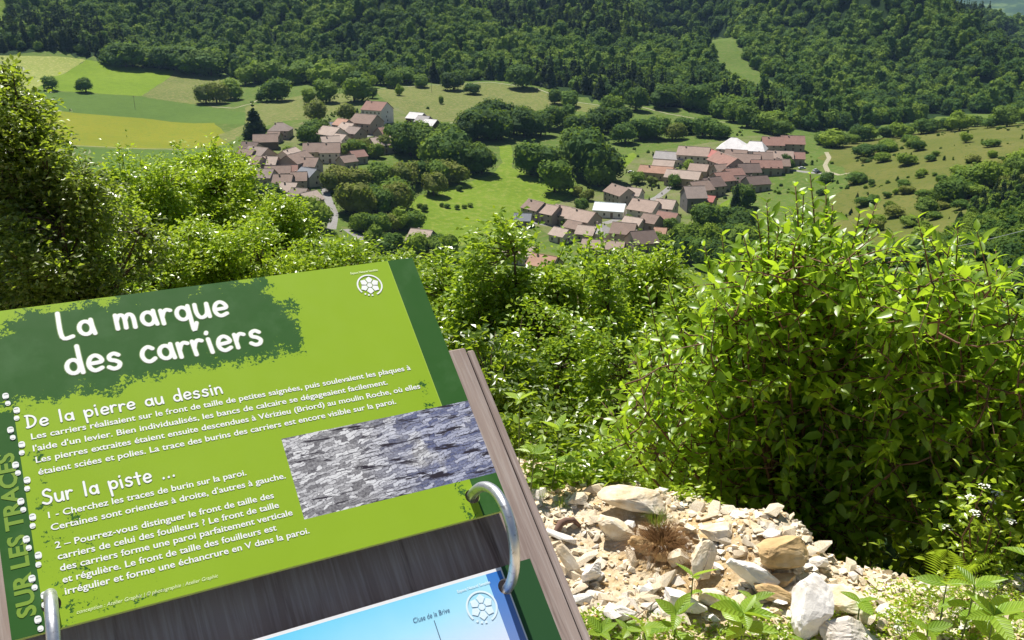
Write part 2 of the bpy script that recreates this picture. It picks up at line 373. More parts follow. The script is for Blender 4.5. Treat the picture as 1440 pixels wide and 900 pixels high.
def valley_tree(px, py, hpx, key, label, group=None, wfac=1.0, name='tree', cat='tree'):
    p = hit(px, py); d = math.hypot(p[0], p[1]); h = hpx/FPX*d
    t = empty(name, tuple(p), random.uniform(0, 6.28)); tag(t, label, cat, group)
    H0 = {'tall': 2.75, 'conifer': 3.1}.get(key, 1.75); s = h/H0
    c = link('crown', random.choice(CROWNS[key]), t); c.scale = (s*wfac, s*wfac*random.uniform(.9,1.1), s); c.location = (0, 0, .06*h)
    k = link('trunk', TRUNK, t); k.scale = (s, s, s)
    return t

# the wooded hills: far too many trees to count, one object
def forest(name, keys_mat, region, spacing, smin, smax, seed, kind='round', cmat=None, shapes=('round',)):
    g = np.random.default_rng(seed); P = region(g)
    z = terrain(P[:,0], P[:,1]); me = bpy.data.meshes.new(name); me.vertices.add(len(P)); me.vertices.foreach_set('co', np.column_stack([P, z-.5]).astype(np.float32).ravel())
    a = me.attributes.new('sc', 'FLOAT', 'POINT'); a.data.foreach_set('value', g.uniform(smin, smax, len(P)).astype(np.float32))
    a = me.attributes.new('rz', 'FLOAT', 'POINT'); a.data.foreach_set('value', g.uniform(0, 6.28, len(P)).astype(np.float32))
    idx = g.integers(0, 5, len(P)); idx[idx > 4] = 4
    cz = (np.sin(P[:,0]*.011+1)+np.sin(P[:,1]*.017+P[:,0]*.006)) ; con = (cz > .75) & (g.uniform(0,1,len(P)) < .55); idx[con] = 5
    a = me.attributes.new('ix', 'INT', 'POINT'); a.data.foreach_set('value', idx.astype(np.int32))
    o = link(name, me, None, 'stuff')
    ng = bpy.data.node_groups.new(name+' scatter', 'GeometryNodeTree'); ng.interface.new_socket('Geometry', in_out='INPUT', socket_type='NodeSocketGeometry'); ng.interface.new_socket('Geometry', in_out='OUTPUT', socket_type='NodeSocketGeometry')
    N = ng.nodes.new; gi = N('NodeGroupInput'); go = N('NodeGroupOutput'); iop = N('GeometryNodeInstanceOnPoints'); jn = N('GeometryNodeJoinGeometry')
    protos = FOREST_PROTOS
    for pr in protos[::-1]:
        oi = N('GeometryNodeObjectInfo'); oi.inputs['Object'].default_value = pr; oi.transform_space = 'ORIGINAL'; oi.inputs['As Instance'].default_value = True
        ng.links.new(oi.outputs['Geometry'], jn.inputs[0])
    iop.inputs['Pick Instance'].default_value = True
    def attr(nm, ty):
        x = N('GeometryNodeInputNamedAttribute'); x.data_type = ty; x.inputs[0].default_value = nm; return x.outputs[0]
    cx = N('ShaderNodeCombineXYZ'); ng.links.new(attr('rz','FLOAT'), cx.inputs[2])
    ng.links.new(gi.outputs[0], iop.inputs['Points']); ng.links.new(jn.outputs[0], iop.inputs['Instance'])
    ng.links.new(attr('ix','INT'), iop.inputs['Instance Index']); ng.links.new(cx.outputs[0], iop.inputs['Rotation']); ng.links.new(attr('sc','FLOAT'), iop.inputs['Scale'])
    ng.links.new(iop.outputs[0], go.inputs[0]); mod = o.modifiers.new('scatter', 'NODES'); mod.node_group = ng
    return o
FOREST_PROTOS = []
for i, (sh, mk) in enumerate([('round','wood_forest')]*3+[('tall','wood_forest'),('round','wood_forest'),('conifer','conifer')]):
    FOREST_PROTOS.append(bpy.data.objects.new('crown', crown_mesh('crown', 300+i, sh, M[mk], nleaf=700, leaf=.12, nlob=(7 if sh=='round' else 9))))

def hill_region(g):
    n = 48000; th = g.uniform(R_(-40), R_(40), n); r = np.sqrt(g.uniform(680**2, 2150**2, n)); P = np.column_stack([r*np.sin(th), r*np.cos(th)])
    ok = r > forest_r(th)+4
    for nm, mk, p in polys: ok &= ~inpoly(P, p)
    ok &= (np.sin(P[:,0]*.05+np.sin(P[:,1]*.043)*2)+np.sin(P[:,1]*.037+P[:,0]*.02)+g.normal(0,.5,n)) > -1.95
    P = P[ok]; return P
forest('forest', None, hill_region, 9, 3.6, 9.6, 5)
def scrub_region(polypx, n, thr):
    pw = [tuple(hit(*q)[:2]) for q in polypx]; A = np.array(pw)
    def f(g):
        P = g.uniform(A.min(0), A.max(0), (n*3,2)); P = P[inpoly(P, pw)]
        c = np.sin(P[:,0]*.09+np.sin(P[:,1]*.05)*2)+np.sin(P[:,1]*.07+P[:,0]*.03)+g.normal(0,.6,len(P)); P = P[c > thr]; return P[:n]
    return f
tag(forest('scrub', None, scrub_region([(1140,225),(1200,200),(1300,186),(1450,172),(1450,340),(1150,345),(1120,300)], 600, .7), 4, .4, 1.5, 6), 'low scrub spreading in patches over the right-hand slope', 'scrub')
tag(forest('scrub', None, scrub_region([(1310,350),(1370,290),(1450,245),(1450,440),(1100,430),(1050,385),(1200,372)], 1500, -.4), 4, .8, 2.9, 7), 'dense scrub at the lower right of the slope', 'scrub')
def slope_region(g):
    n = 5200; th = g.uniform(R_(-48), R_(48), n); r = np.exp(g.uniform(math.log(6.5), math.log(330), n)); P = np.column_stack([r*np.sin(th), r*np.cos(th)])
    z = terrain(P[:,0], P[:,1]); return P[(CAMZ-z)/r > .335]
def slope_scale(o):
    n = len(o.data.vertices); co = np.empty(n*3, np.float32); o.data.vertices.foreach_get('co', co); co = co.reshape(-1,3); r = np.hypot(co[:,0], co[:,1])
    v = np.empty(n, np.float32); o.data.attributes['sc'].data.foreach_get('value', v); v *= np.clip(.9+r*.025, .9, 3.2); o.data.attributes['sc'].data.foreach_set('value', v); return o
tag(slope_scale(forest('undergrowth', None, slope_region, 4, .6, 1.25, 10)), 'thicket covering the steep slope below the viewpoint under the nearer trees', 'undergrowth')
tag(forest('scrub', None, scrub_region([(740,200),(880,165),(1010,172),(1130,190),(1150,235),(1080,330),(900,350),(820,300),(820,240)], 420, .6), 4, .4, 1.5, 8), 'garden hedges and bushes among the houses of the right hamlet', 'scrub')
tag(forest('scrub', None, scrub_region([(340,190),(430,150),(600,150),(640,190),(600,240),(480,330),(340,280)], 380, .6), 4, .4, 1.5, 9), 'garden hedges and bushes among the houses of the left hamlet', 'scrub')

# ---------------------------------------------------------------- village houses
def roof_mat(name, c, var=.25):
    k = NT(name, .85, .2); co = k.coord('Object'); g = k.n('NewGeometry').outputs['Position']
    a = k.noise(g, .35, 5, .7); b = k.noise(co, 2.2, 4, .7)
    f = k.math('ADD', k.math('MULTIPLY', a, .6), k.math('MULTIPLY', b, .5))
    k.col(k.ramp(f, [(.35, tuple(x*(1-var) for x in c)), (.55, c), (.8, tuple(min(1,x*(1+var)) for x in c))]))
    wv = k.n('TexWave'); wv.inputs['Scale'].default_value = 1.6; wv.bands_direction = 'Z'; k.l(co, wv.inputs[0]); k.bump(wv.outputs['Fac'], .4, .06); return k.m
RC = {'brown': (.235,.17,.138), 'redbrown': (.26,.15,.12), 'dark': (.145,.105,.09), 'tan': (.39,.31,.26), 'pink': (.34,.255,.21), 'grey': (.33,.31,.30),
      'white': (.62,.60,.59), 'metal': (.70,.74,.76), 'orange': (.38,.225,.16), 'greybrown': (.25,.20,.175), 'red': (.36,.14,.12), 'slate': (.20,.21,.23)}
for q, c in RC.items(): M['roof_'+q] = roof_mat('roof '+q, c)
for q, c in {'stone': (.34,.29,.24), 'render': (.55,.50,.43), 'pale': (.66,.63,.58), 'wood': (.13,.095,.07), 'ochre': (.45,.36,.25)}.items(): M['wall_'+q] = roof_mat('wall '+q, c, .15)
M['glass_dark'] = simple('dark window pane', (.03,.035,.04), .15, .5)
M['shutter'] = simple('house joinery', (.18,.13,.09), .7)
_w = MB(); _w.box(-.5,.5,-.05,.06,0,1.3); WINF = _w.mesh('window', M['shutter'])
_w = MB(); _w.box(-.4,-.03,-.02,.09,.1,1.2); _w.box(.03,.4,-.02,.09,.1,1.2); PANE = _w.mesh('pane', M['glass_dark'])
_w = MB(); _w.box(-.65,.65,-.05,.07,-.3,2.3); DOORM = _w.mesh('door', M['shutter'])
_w = MB(); _w.box(-.35,.35,-.3,.3,-1.0,1.3); _w.box(-.42,.42,-.37,.37,1.3,1.42); CHIM = _w.mesh('chimney', M['wall_stone'])
_w = MB(); _w.box(-1.7,1.7,-.05,.08,-.3,3.0); BARND = _w.mesh('barn_door', M['wall_wood'])
def house(px, py, Lpx, dm, ang, rc, wc, label, wall_h=5.0, hip=0.0, pitch=33, chim=1, group=None, nwin=None, open_front=False, name='house', cat='house'):
    """px,py: middle of the roof in the photograph; Lpx: how long the ridge looks; ang: ridge bearing on the ground, degrees from the picture's width"""
    a = R_(ang); base = hit(px, py+9); d = math.hypot(base[0], base[1]); th = math.atan2(base[0], base[1])
    L = max(5, 1.14*Lpx/FPX*d/max(.45, abs(math.cos(a)))); D = dm*1.18
    rz = a-th
    t = empty(name, tuple(base), rz); tag(t, label, cat, group)
    # ground under the corners: walls reach down to it
    cs, sn = math.cos(rz), math.sin(rz); zs = [float(terrain(base[0]+x*cs-y*sn, base[1]+x*sn+y*cs)[0])-base[2] for x in (-L/2, L/2) for y in (-D/2, D/2)]
    z0 = min(zs)-.4; H = wall_h; rh = D/2*math.tan(R_(pitch)); ov = .45; hp = hip*D/2
    b = MB(); x0, x1, y0, y1 = -L/2, L/2, -D/2, D/2
    xa, xb = x0+hp, x1-hp
    b.add([(x0,y0,z0),(x1,y0,z0),(x1,y1,z0),(x0,y1,z0),(x0,y0,H),(x1,y0,H),(x1,y1,H),(x0,y1,H),(xa,0,H+rh-.05),(xb,0,H+rh-.05)],
          [(0,1,5,4),(2,3,7,6),(1,2,6,9,5) if hp == 0 else (1,2,6,5),(3,0,4,8,7) if hp == 0 else (3,0,4,7)])
    b.obj('wall', M['wall_'+wc], t)
    r = MB(); k = math.tan(R_(pitch)); X0, X1, Y = x0-ov, x1+ov, D/2+ov; ze = H-ov*k; th_ = .22; hx = hp+(ov if hp > 0 else 0)
    top = [(X0,-Y,ze+th_),(X1,-Y,ze+th_),(X1-hx,0,H+rh+th_),(X0+hx,0,H+rh+th_),(X1,Y,ze+th_),(X0,Y,ze+th_)]
    bot = [(p[0],p[1],p[2]-th_) for p in top]
    r.add(top+bot, [(0,1,2,3),(3,2,4,5),(7,6,9,8),(9,11,10,8),(1,0,6,7),(5,4,10,11)]+([(0,3,9,6),(3,5,11,9),(1,7,8,2),(2,8,10,4)] if hp == 0 else [(0,3,5),(1,4,2),(6,11,9),(7,8,10),(0,5,11,6),(1,7,10,4)]))
    ro = r.obj('roof', M['roof_'+rc], t)
    _r = MB().tube([(X0+hx,0,H+rh+th_),(X1-hx,0,H+rh+th_)], .17, 5).obj('ridge_tiles', M['roof_'+('tan' if rc in ('brown','pink','redbrown','greybrown') else rc)], ro)
    for i in range(chim):
        c = link('chimney', CHIM, ro); c.location = (x0+L*(.22+.5*i+random.uniform(0,.1)), random.choice((-.9,.9)), H+rh*.75)
    def put(me, nm, x, y, z, rot, pane=True):
        o = link(nm, me, t); o.location = (x, y, z); o.rotation_euler = (0, 0, rot)
        if pane: q = link('pane', PANE, o)
    if open_front:
        n = max(2, int(L/3.5))
        for i in range(n):
            o = link('bay_opening', BARND, t); o.location = (x0+L*(i+.5)/n, y0, 0); o.rotation_euler = (0,0,math.pi)
    else:
        n = nwin or max(2, int(L/3.6)); storeys = max(1, int(round((H)/2.9)))
        for st in range(storeys):
            for i in range(n):
                x = x0+L*(i+.5)/n
                if st == 0 and i == n//2: put(DOORM, 'door', x, y0, .3, math.pi, False)
                else: put(WINF, 'window', x, y0, .9+2.8*st, math.pi)
            for sx, rot in ((x0, math.pi/2), (x1, -math.pi/2)): put(WINF, 'window', sx, random.uniform(-1.5,1.5), .9+2.8*st, rot)
        for i in range(n): put(WINF, 'window', x0+L*(i+.5)/n, y1, .9+2.8*(storeys-1), 0)
    return t
def RX(x, y): return 720+x/3.273, 170+y/3.273
def LX(x, y): return 320+x/3.75, 120+y/3.75
G_R, G_L = 'houses of the right-hand hamlet', 'houses of the left-hand hamlet'
RIGHT = [ # crop x, y, ridge px in crop, depth m, bearing, roof, wall, label
 (50,434,66,7,-8,'slate','stone','small outbuilding with blue-grey roof, leftmost building of the right hamlet',3),
 (112,394,62,9,-48,'brown','stone','narrow brown roofed house, first tile roof at the left end of the lower row',5),
 (172,412,74,9,-42,'pink','stone','brown-pink roofed house, second tile roof from the left in the lower row',5),
 (246,420,76,9,-42,'pink','stone','house with chimney, third tile roof from the left in the lower row',5),
 (328,447,92,10,-38,'pink','stone','largest pinkish brown roof at the right end of the lower row',5.5),
 (226,508,56,7,-40,'tan','render','pale walled cottage half hidden by the leafy tree below the lower row',3.5),
 (405,498,72,9,-30,'grey','render','pale grey hipped roof house between the pinkish row and the brown gable',4,.9),
 (515,505,92,10,-14,'brown','stone','brown roofed house at the bottom of the village street, right of the pale grey roof',5),
 (420,563,170,7,-12,'pink','stone','long low brown-pink shed, the nearest roof of the right hamlet',3),
 (595,545,92,11,24,'dark','stone','dark brown barn at the lowest right corner of the right hamlet',4.5),
 (450,390,120,8,-12,'metal','pale','white metal roofed shed beside the village street',3.5),
 (495,325,66,9,-56,'brown','stone','steep brown roof just above the white metal shed',5.5),
 (562,328,56,8,-20,'tan','render','tan roofed house touching the steep brown roof, above the street',5),
 (612,397,100,11,-28,'pink','render','light brown wide roof on the right side of the village street',5),
 (706,388,74,9,-18,'tan','render','light tan roof joined to the right of the wide light brown roof',5),
 (716,432,76,7,-25,'redbrown','pale','low red-brown roof with white gable wall facing the street',3.5),
 (682,492,46,5,-10,'orange','stone','tiny orange roofed lean-to on its own by the lower gardens',2.5),
 (664,217,128,8,-16,'orange','ochre','long orange-tiled house in the middle of the right hamlet',4),
 (788,242,132,9,-16,'tan','ochre','long tan roofed house continuing the orange-tiled one to the right',4),
 (726,152,112,9,-14,'grey','render','light grey roofed house at the upper left end of the right hamlet',4),
 (835,144,120,11,-10,'pink','render','pinkish pale roof with a tall wall, behind the long orange-tiled house',6),
 (925,150,44,8,-60,'red','pale','narrow house with red and white roof between two pale roofs',5.5),
 (1015,108,110,15,-8,'white','render','largest whitish hipped roof at the top of the right hamlet',5,.8),
 (1116,118,82,12,-8,'white','pale','second whitish roof, joined to the right of the largest one',5,.4),
 (1196,92,78,11,8,'redbrown','stone','dark red roof, first of the two at the upper right end of the hamlet',5),
 (1286,86,84,11,8,'redbrown','stone','dark red roof, last of the two at the upper right end of the hamlet',5),
 (985,185,78,11,-62,'redbrown','stone','steep red-brown gable below the largest whitish roof',6),
 (1075,178,104,10,-8,'brown','stone','brown roof right behind the dark terrace and below the second whitish roof',6),
 (1228,152,96,9,6,'pink','stone','pinkish brown roof under the first dark red roof',4.5),
 (1304,152,60,8,6,'redbrown','stone','short reddish roof at the far right end, below the last dark red one',4),
 (1165,196,112,9,10,'redbrown','stone','red-brown roof running level above the parked cars',4.5),
 (1240,186,50,8,10,'brown','stone','small brown roof at the right end of the level red-brown one',4),
 (1082,222,78,10,18,'dark','stone','dark brown roof at the upper end of the stepped terrace',5.5),
 (1012,244,58,10,34,'redbrown','stone','reddish roof, second from the upper end of the stepped terrace',5.5),
 (960,262,58,10,38,'redbrown','stone','brick-red roof in the middle of the stepped terrace',5.5),
 (912,288,66,10,38,'dark','stone','dark roof, second from the lower end of the stepped terrace',5.5),
 (856,306,70,10,38,'brown','stone','brown roof at the lower end of the stepped terrace',5.5),
 (832,348,76,12,16,'greybrown','slate','grey-brown barn with tall dark wall at the foot of the stepped terrace',7),
 (907,350,42,6,-20,'red','stone','small bright pink-red roof beside the grey-brown barn',3.5),
 (1120,270,76,9,30,'dark','stone','dark red-brown barn standing apart below the level red-brown roof',4),
 (40,600,120,9,-20,'tan','render','pale roof glimpsed through the leaves of the middle tree',4),
 (150,650,100,9,-30,'orange','stone','orange roof glimpsed through the leaves of the middle tree',4),
]
RIGHT += [
 (700,180,80,7,-14,'tan','render','small tan annexe in front of the light grey roofed house',3),
 (860,205,70,8,-14,'pink','stone','low pinkish annexe under the tall wall behind the long tan roof',3.5),
 (1030,140,80,8,-10,'brown','stone','brown annexe just under the largest whitish roof',4),
 (1150,160,70,9,8,'brown','stone','brown roof squeezed between the second whitish roof and the pinkish brown one',5),
 (960,215,56,8,30,'brown','stone','small brown roof at the back of the stepped terrace',5),
 (1050,258,50,7,25,'dark','stone','dark annexe in front of the upper end of the stepped terrace',3.5),
 (560,460,70,8,-30,'tan','render','tan annexe between the white metal shed and the village street',3.5),
 (640,450,60,8,-30,'brown','stone','brown annexe below the light brown wide roof',4),
 (345,500,70,8,-20,'tan','stone','pale tan annexe behind the long low brown-pink shed',3.5),
 (290,470,56,7,-40,'brown','stone','brown lean-to in front of the largest roof of the lower row',3),
]
M['wall_slate'] = roof_mat('wall slate', (.16,.15,.15), .15)
for q in RIGHT:
    x, y, L, D, a, rc, wc, lb, wh = q[:9]; X, Y = RX(x, y)
    house(X, Y+(wh+2)*.9, L/3.273, D, a, rc, wc, lb, wh, q[9] if len(q) > 9 else 0, group=G_R, chim=0 if wh < 4 or rc in ('white','metal') else 1)
LEFT = [
 (283,220,86,11,-15,'greybrown','stone','grey-brown hipped house right of the tall dark spruce',5,.7),
 (205,278,104,10,-3,'brown','wood','open fronted brown roofed barn below the spruce',4.5,0,1),
 (128,322,66,9,-35,'dark','stone','dark roofed house at the left edge of the left hamlet below the spruce',5),
 (172,358,76,11,-50,'greybrown','stone','grey-brown house with pale gable wall, below the open barn',5),
 (148,398,66,9,-40,'brown','stone','brown roofed house just behind the yellow-green leaves, left hamlet',4.5),
 (84,465,76,9,-30,'brown','stone','brown roof at the lower left corner of the left hamlet',4.5),
 (138,450,44,8,-35,'greybrown','render','small house with a tall chimney at the lower left of the left hamlet',5),
 (330,372,56,10,62,'tan','render','pale tan steep gable in the middle of the left hamlet',6),
 (368,398,82,11,55,'brown','stone','large brown gable touching the pale tan steep one',6),
 (436,412,80,10,-24,'brown','stone','brown roof right of the large brown gable',5),
 (456,340,84,11,-4,'brown','ochre','left half of the two long brown roofs facing the viewer',6),
 (545,343,88,12,-4,'brown','render','right half of the two long brown roofs, with beige wall and barn door',6),
 (553,245,72,11,-48,'tan','render','light tan roof with skylights above the two long brown roofs',5.5),
 (545,288,80,9,10,'tan','render','tan roof directly above the two long brown roofs',5),
 (552,192,88,7,-2,'slate','wood','long flat dark grey shed roof at the top of the left hamlet',3),
 (614,192,44,9,-52,'orange','stone','orange roof, upper of three stepped roofs',5),
 (640,214,50,9,-50,'tan','stone','tan roof, middle of three stepped roofs',5),
 (676,236,50,9,-48,'greybrown','stone','grey-brown roof, lowest of three stepped roofs',5),
 (735,184,92,13,-38,'brown','stone','big brown barn roof left of the tall white house',6),
 (792,128,88,13,-35,'redbrown','pale','tall white house with three floors of windows and a red roof',9),
 (852,240,92,11,32,'redbrown','stone','brown-red roof at the right edge of the left hamlet',5),
 (810,298,92,11,30,'tan','stone','tan roof in front of the brown-red one at the right edge of the left hamlet',5),
 (1000,152,60,9,-38,'white','wood','open barn section with the left and highest of three stepped pale roof strips',4.5,0,1),
 (1038,168,50,9,-38,'grey','wood','open barn section with the middle of three stepped pale roof strips',4,0,1),
 (1076,184,50,9,-38,'white','wood','open barn section with the right and lowest of three stepped pale roof strips',3.5,0,1),
 (685,356,60,8,28,'redbrown','stone','red-brown roof by the bend of the village lane',4),
 (632,384,60,8,30,'brown','stone','dull brown roof by the bend of the village lane, next to the red-brown one',4),
 (436,468,64,9,-50,'slate','render','blue-grey roof with white gable at the head of the straight road',5),
 (382,490,68,9,-5,'brown','stone','brown roof left of the blue-grey one',5),
 (385,572,66,8,-30,'greybrown','stone','grey-brown roof above the lowest tan one, beside the straight road',4.5),
 (432,596,70,9,42,'tan','stone','lowest tan roof of the left hamlet beside the straight road',4.5),
 (270,440,110,8,-5,'brown','stone','long low brown roof behind the yellow-green treetops',3.5),
 (330,440,70,8,-5,'redbrown','stone','reddish roof among the lower roofs of the left hamlet',4),
 (1028,806,96,10,-28,'tan','render','lone pale tan roof below the orchard, apart from both hamlets',4.5),
]
LEFT += [
 (250,250,50,8,-20,'brown','stone','small brown annexe behind the open fronted barn',3.5),
 (110,360,60,9,-40,'brown','stone','brown roof at the left edge between the dark roofed and the grey-brown houses',4.5),
 (230,400,66,9,-20,'tan','stone','small tan roof between the grey-brown house and the pale tan gable',4.5),
 (200,470,80,9,-25,'greybrown','stone','grey-brown roof low among the yellow-green leaves',4.5),
 (300,500,80,9,-15,'brown','stone','brown roof among the leaves left of the blue-grey one',4.5),
 (600,270,50,8,-45,'tan','render','small tan roof between the skylight roof and the lane',4.5),
 (590,330,46,8,10,'brown','stone','narrow brown roof at the right end of the two long brown roofs',4.5),
 (690,300,50,8,25,'brown','stone','small brown roof by the lane above its bend',3.5),
 (330,545,70,9,-25,'tan','stone','tan roof half hidden by leaves left of the straight road',4.5),
 (500,215,50,8,-48,'greybrown','stone','grey-brown roof left of the skylight roof',4.5),
]
for q in LEFT:
    x, y, L, D, a, rc, wc, lb, wh = q[:9]; X, Y = LX(x, y)
    house(X, Y+(wh+2)*.75, L/3.75, D, a, rc, wc, lb, wh, q[9] if len(q) > 9 else 0, group=None if 'lone' in lb else G_L, chim=0 if wh < 4.2 or wc == 'wood' else 1, open_front=len(q) > 10, nwin=5 if 'three floors' in lb else None)

# cars
M['tyre'] = simple('tyre', (.02,.02,.02), .8); M['car_glass'] = simple('car glass', (.03,.04,.05), .08, .6)
M['lamp'] = simple('car lamp', (.6,.6,.58), .2)
def car(px, py, c, rz, label):
    p = hit(px, py); t = empty('parked_car', tuple(p), rz); tag(t, label, 'car', 'cars parked in the hamlets')
    m = simple('car paint '+label[:12], c, .3, .5, 0, .03); b = MB()
    prof = [(-2.05,.35),(-2.1,.75),(-1.95,.95),(-1.1,1.0),(1.0,.98),(1.9,.85),(2.1,.6),(2.05,.35)]
    n = len(prof); b.add([(x,-.85,z) for x,z in prof]+[(x,.85,z) for x,z in prof], [tuple(range(n)), tuple(range(2*n-1,n-1,-1))]+[(i,(i+1)%n+0,(i+1)%n+n,i+n)[::-1] for i in range(n)]); b.obj('body', m, t)
    g = MB(); g.add([(-1.5,-.78,.98),(1.0,-.78,.98),(1.0,.78,.98),(-1.5,.78,.98),(-1.1,-.62,1.42),(.35,-.62,1.42),(.35,.62,1.42),(-1.1,.62,1.42)], [(0,1,5,4),(1,2,6,5),(2,3,7,6),(3,0,4,7)]); g.obj('windows', M['car_glass'], t)
    MB().box(-1.12,.37,-.64,.64,1.42,1.47).obj('car_roof', m, t)
    for x in (-1.3,1.3):
        for y in (-.82,.82):
            w_ = MB().tube([(x,y-.1,.32),(x,y+.1,.32)], .33, 12).obj('wheel', M['tyre'], t)
    for y in (-.6,.6): MB().box(2.0,2.12,y-.16,y+.16,.6,.75).obj('headlight', M['lamp'], t)
car(*RX(1335,222),(.62,.64,.66),.1,'silver car parked under the red-brown roof, left of the dark car')
car(*RX(1408,240),(.05,.055,.07),.5,'dark car at the end of the lane by the pale track')
car(*RX(1398,232),(.5,.5,.52),.6,'grey car just behind the dark car by the pale track')
car(*RX(1175,228),(.75,.75,.73),.1,'white car by the wall under the red-brown roof')
car(*LX(745,768),(.8,.8,.8),.3,'white car at the roadside below the left hamlet orchard')
car(*RX(548,240),(.78,.78,.8),-.3,'white car in the garden left of the long orange-tiled house')
car(*RX(455,247),(.5,.55,.6),-.3,'pale blue car under the big trees left of the long orange-tiled house')

# ---------------------------------------------------------------- trees of the valley floor
def belt(pts, n, h, keys, label, group, jit=4, wf=(.9,1.25), name='tree', cat='tree'):
    pts = [np.array(p, float) for p in pts]; seg = [np.linalg.norm(pts[i+1]-pts[i]) for i in range(len(pts)-1)]; tot = sum(seg)
    for i in range(n):
        s = (i+.5)/n*tot; k = 0
        while k < len(seg)-1 and s > seg[k]: s -= seg[k]; k += 1
        p = pts[k]+(pts[k+1]-pts[k])*min(1, s/seg[k])
        valley_tree(p[0]+random.uniform(-jit,jit), p[1]+random.uniform(-jit,jit)*.7, random.uniform(*h), random.choice(keys), label, group, random.uniform(*wf), name, cat)
VT = valley_tree
VT(359,194,50,'conifer','tall dark pointed spruce standing alone above the left hamlet',None,1.5,'spruce_tree')
VT(74,127,17,'green','left one of the two small round trees on the field edge',None,1.1); VT(121,130,19,'green','right one of the two small round trees on the field edge',None,1.1)
VT(390,142,34,'green','big round tree beside the pale track above the left hamlet',None,1.15)
VT(290,146,26,'olive','olive green bushy tree at the left end of the field corner thicket',None,1.25)
VT(305,145,28,'olive','second olive bushy tree of the field corner thicket',None,1.1)
VT(325,140,30,'green','tallest green tree of the field corner thicket',None,1.0)
VT(345,120,24,'green','round tree where the thicket meets the wood'); VT(368,143,14,'green','small round shrub on the right of the thicket',None,1.1)
VT(437,146,20,'green','slim tree left of the orchard above the left hamlet'); VT(463,144,30,'green','wide tree in the meadow above the left hamlet',None,1.2)
VT(498,143,32,'green','large round tree above the long grey shed roof',None,1.2); VT(524,138,16,'dark','small dark shrub just behind the tall white house')
VT(442,172,30,'olive','olive green tree directly behind the left hamlet roofs',None,1.1); VT(485,170,24,'olive','reddish olive tree behind the long grey shed roof',None,1.2)
VT(562,134,14,'bright','small bright tree on the upper meadow edge',None,.8); VT(620,146,12,'bright','tiny tree alone in the upper meadow',None,.6)
VT(638,127,26,'dark','dark rounded tree on the crest of the upper meadow',None,1.1); VT(665,132,15,'green','low bush right of the dark tree on the crest',None,1.6)
VT(735,124,34,'green','large round tree at the edge of the hill forest',None,1.25); VT(780,146,20,'dark','dark tree right of the upper meadow',None,1.2)
VT(858,168,34,'green','round tree on the meadow corner, left one of a pair',None,1.0); VT(893,156,32,'dark','round tree on the meadow corner, right one of a pair',None,1.05); VT(880,172,22,'dark','dark low tree below the pair on the meadow corner',None,1.1)
VT(800,150,24,'green','tree at the right end of the upper meadow',None,1.3)
belt([(628,205),(655,198),(690,196),(730,190),(765,192)],11,(30,44),['dark','dark','green'],'dark green tree in the dense belt behind the central meadow','trees of the dark central belt',4,(1.0,1.35))
belt([(560,215),(600,222),(640,238),(680,246)],10,(34,50),['dark','green','dark'],'tree in the dark row that casts shade on the central meadow','trees left of the central meadow',5,(.95,1.25))
belt([(660,180),(700,178),(760,180),(800,182)],7,(26,38),['green','dark'],'tree at the upper edge of the dense belt, against the upper meadow','trees along the upper meadow',5,(1.0,1.3))
VT(748,246,52,'green','big round tree on the right of the meadow gap',None,.95); VT(775,248,44,'dark','dark tree right behind the big round one by the meadow gap',None,1.0)
VT(780,270,46,'green','isolated wide green tree with its shadow on the central meadow',None,1.05)
VT(828,252,78,'green','tallest tree mass of the valley, in front of the right hamlet',None,.9); VT(812,240,60,'dark','dark tree left of the tallest tree mass',None,.9); VT(853,256,52,'dark','dark tree right of the tallest tree mass',None,.9); VT(842,262,38,'green','lower tree at the foot of the tallest mass',None,1.0)
belt([(800,200),(840,185),(870,190)],6,(26,36),['green','dark'],'tree behind the tallest tree mass','trees behind the tallest mass',6)
belt([(875,205),(910,196),(950,194),(1000,190),(1020,196)],10,(18,30),['green','olive','green'],'tree in the gardens behind the right hamlet','garden trees behind the right hamlet',6,(1.0,1.4))
belt([(480,225),(520,222),(545,218),(560,205)],7,(20,32),['green','olive'],'garden tree on the right edge of the left hamlet','garden trees right of the left hamlet',5)
belt([(470,262),(500,270),(540,268),(570,262),(600,255),(640,262)],13,(28,42),['olive','olive','green'],'rounded tree of the upper orchard row','upper orchard trees',5,(1.0,1.2))
belt([(480,295),(510,300),(545,300),(570,292)],8,(30,46),['olive','green','olive'],'rounded tree of the middle orchard row','middle orchard trees',6,(1.0,1.2))
belt([(500,325),(535,330),(560,328),(585,326)],7,(24,34),['green','olive','bright'],'rounded tree of the lower orchard row','lower orchard trees',6,(1.0,1.25))
VT(610,275,34,'olive','olive round tree on the meadow side of the orchard, shadow beneath',None,1.05); VT(555,297,42,'olive','wide olive tree with a dark shadow at the orchard edge',None,1.1)
belt([(340,262),(330,240)],4,(20,28),['green'],'tree behind the bright treetops at the left of the left hamlet','trees left of the left hamlet',5)
belt([(425,200),(452,196),(455,185)],5,(16,26),['green','dark'],'tree among the upper roofs of the left hamlet','trees among the left hamlet roofs',5)
VT(405,218,14,'bright','small round garden tree beside the lane of the left hamlet',None,1.1); VT(386,233,14,'dark','dark shrub between the grey-brown house and the tan gable',None,1.2); VT(445,202,12,'dark','small clipped tree above the two long brown roofs',None,1.0); VT(463,270,28,'olive','tree at the head of the straight road',None,.9)
VT(596,297,10,'dark','round dark bush on the central meadow, larger of three',None,1.2,'bush','bush'); VT(646,268,8,'dark','tiny dark bush high on the central meadow',None,1.2,'bush','bush'); VT(590,292,7,'dark','smallest dark bush on the central meadow',None,1.2,'bush','bush')
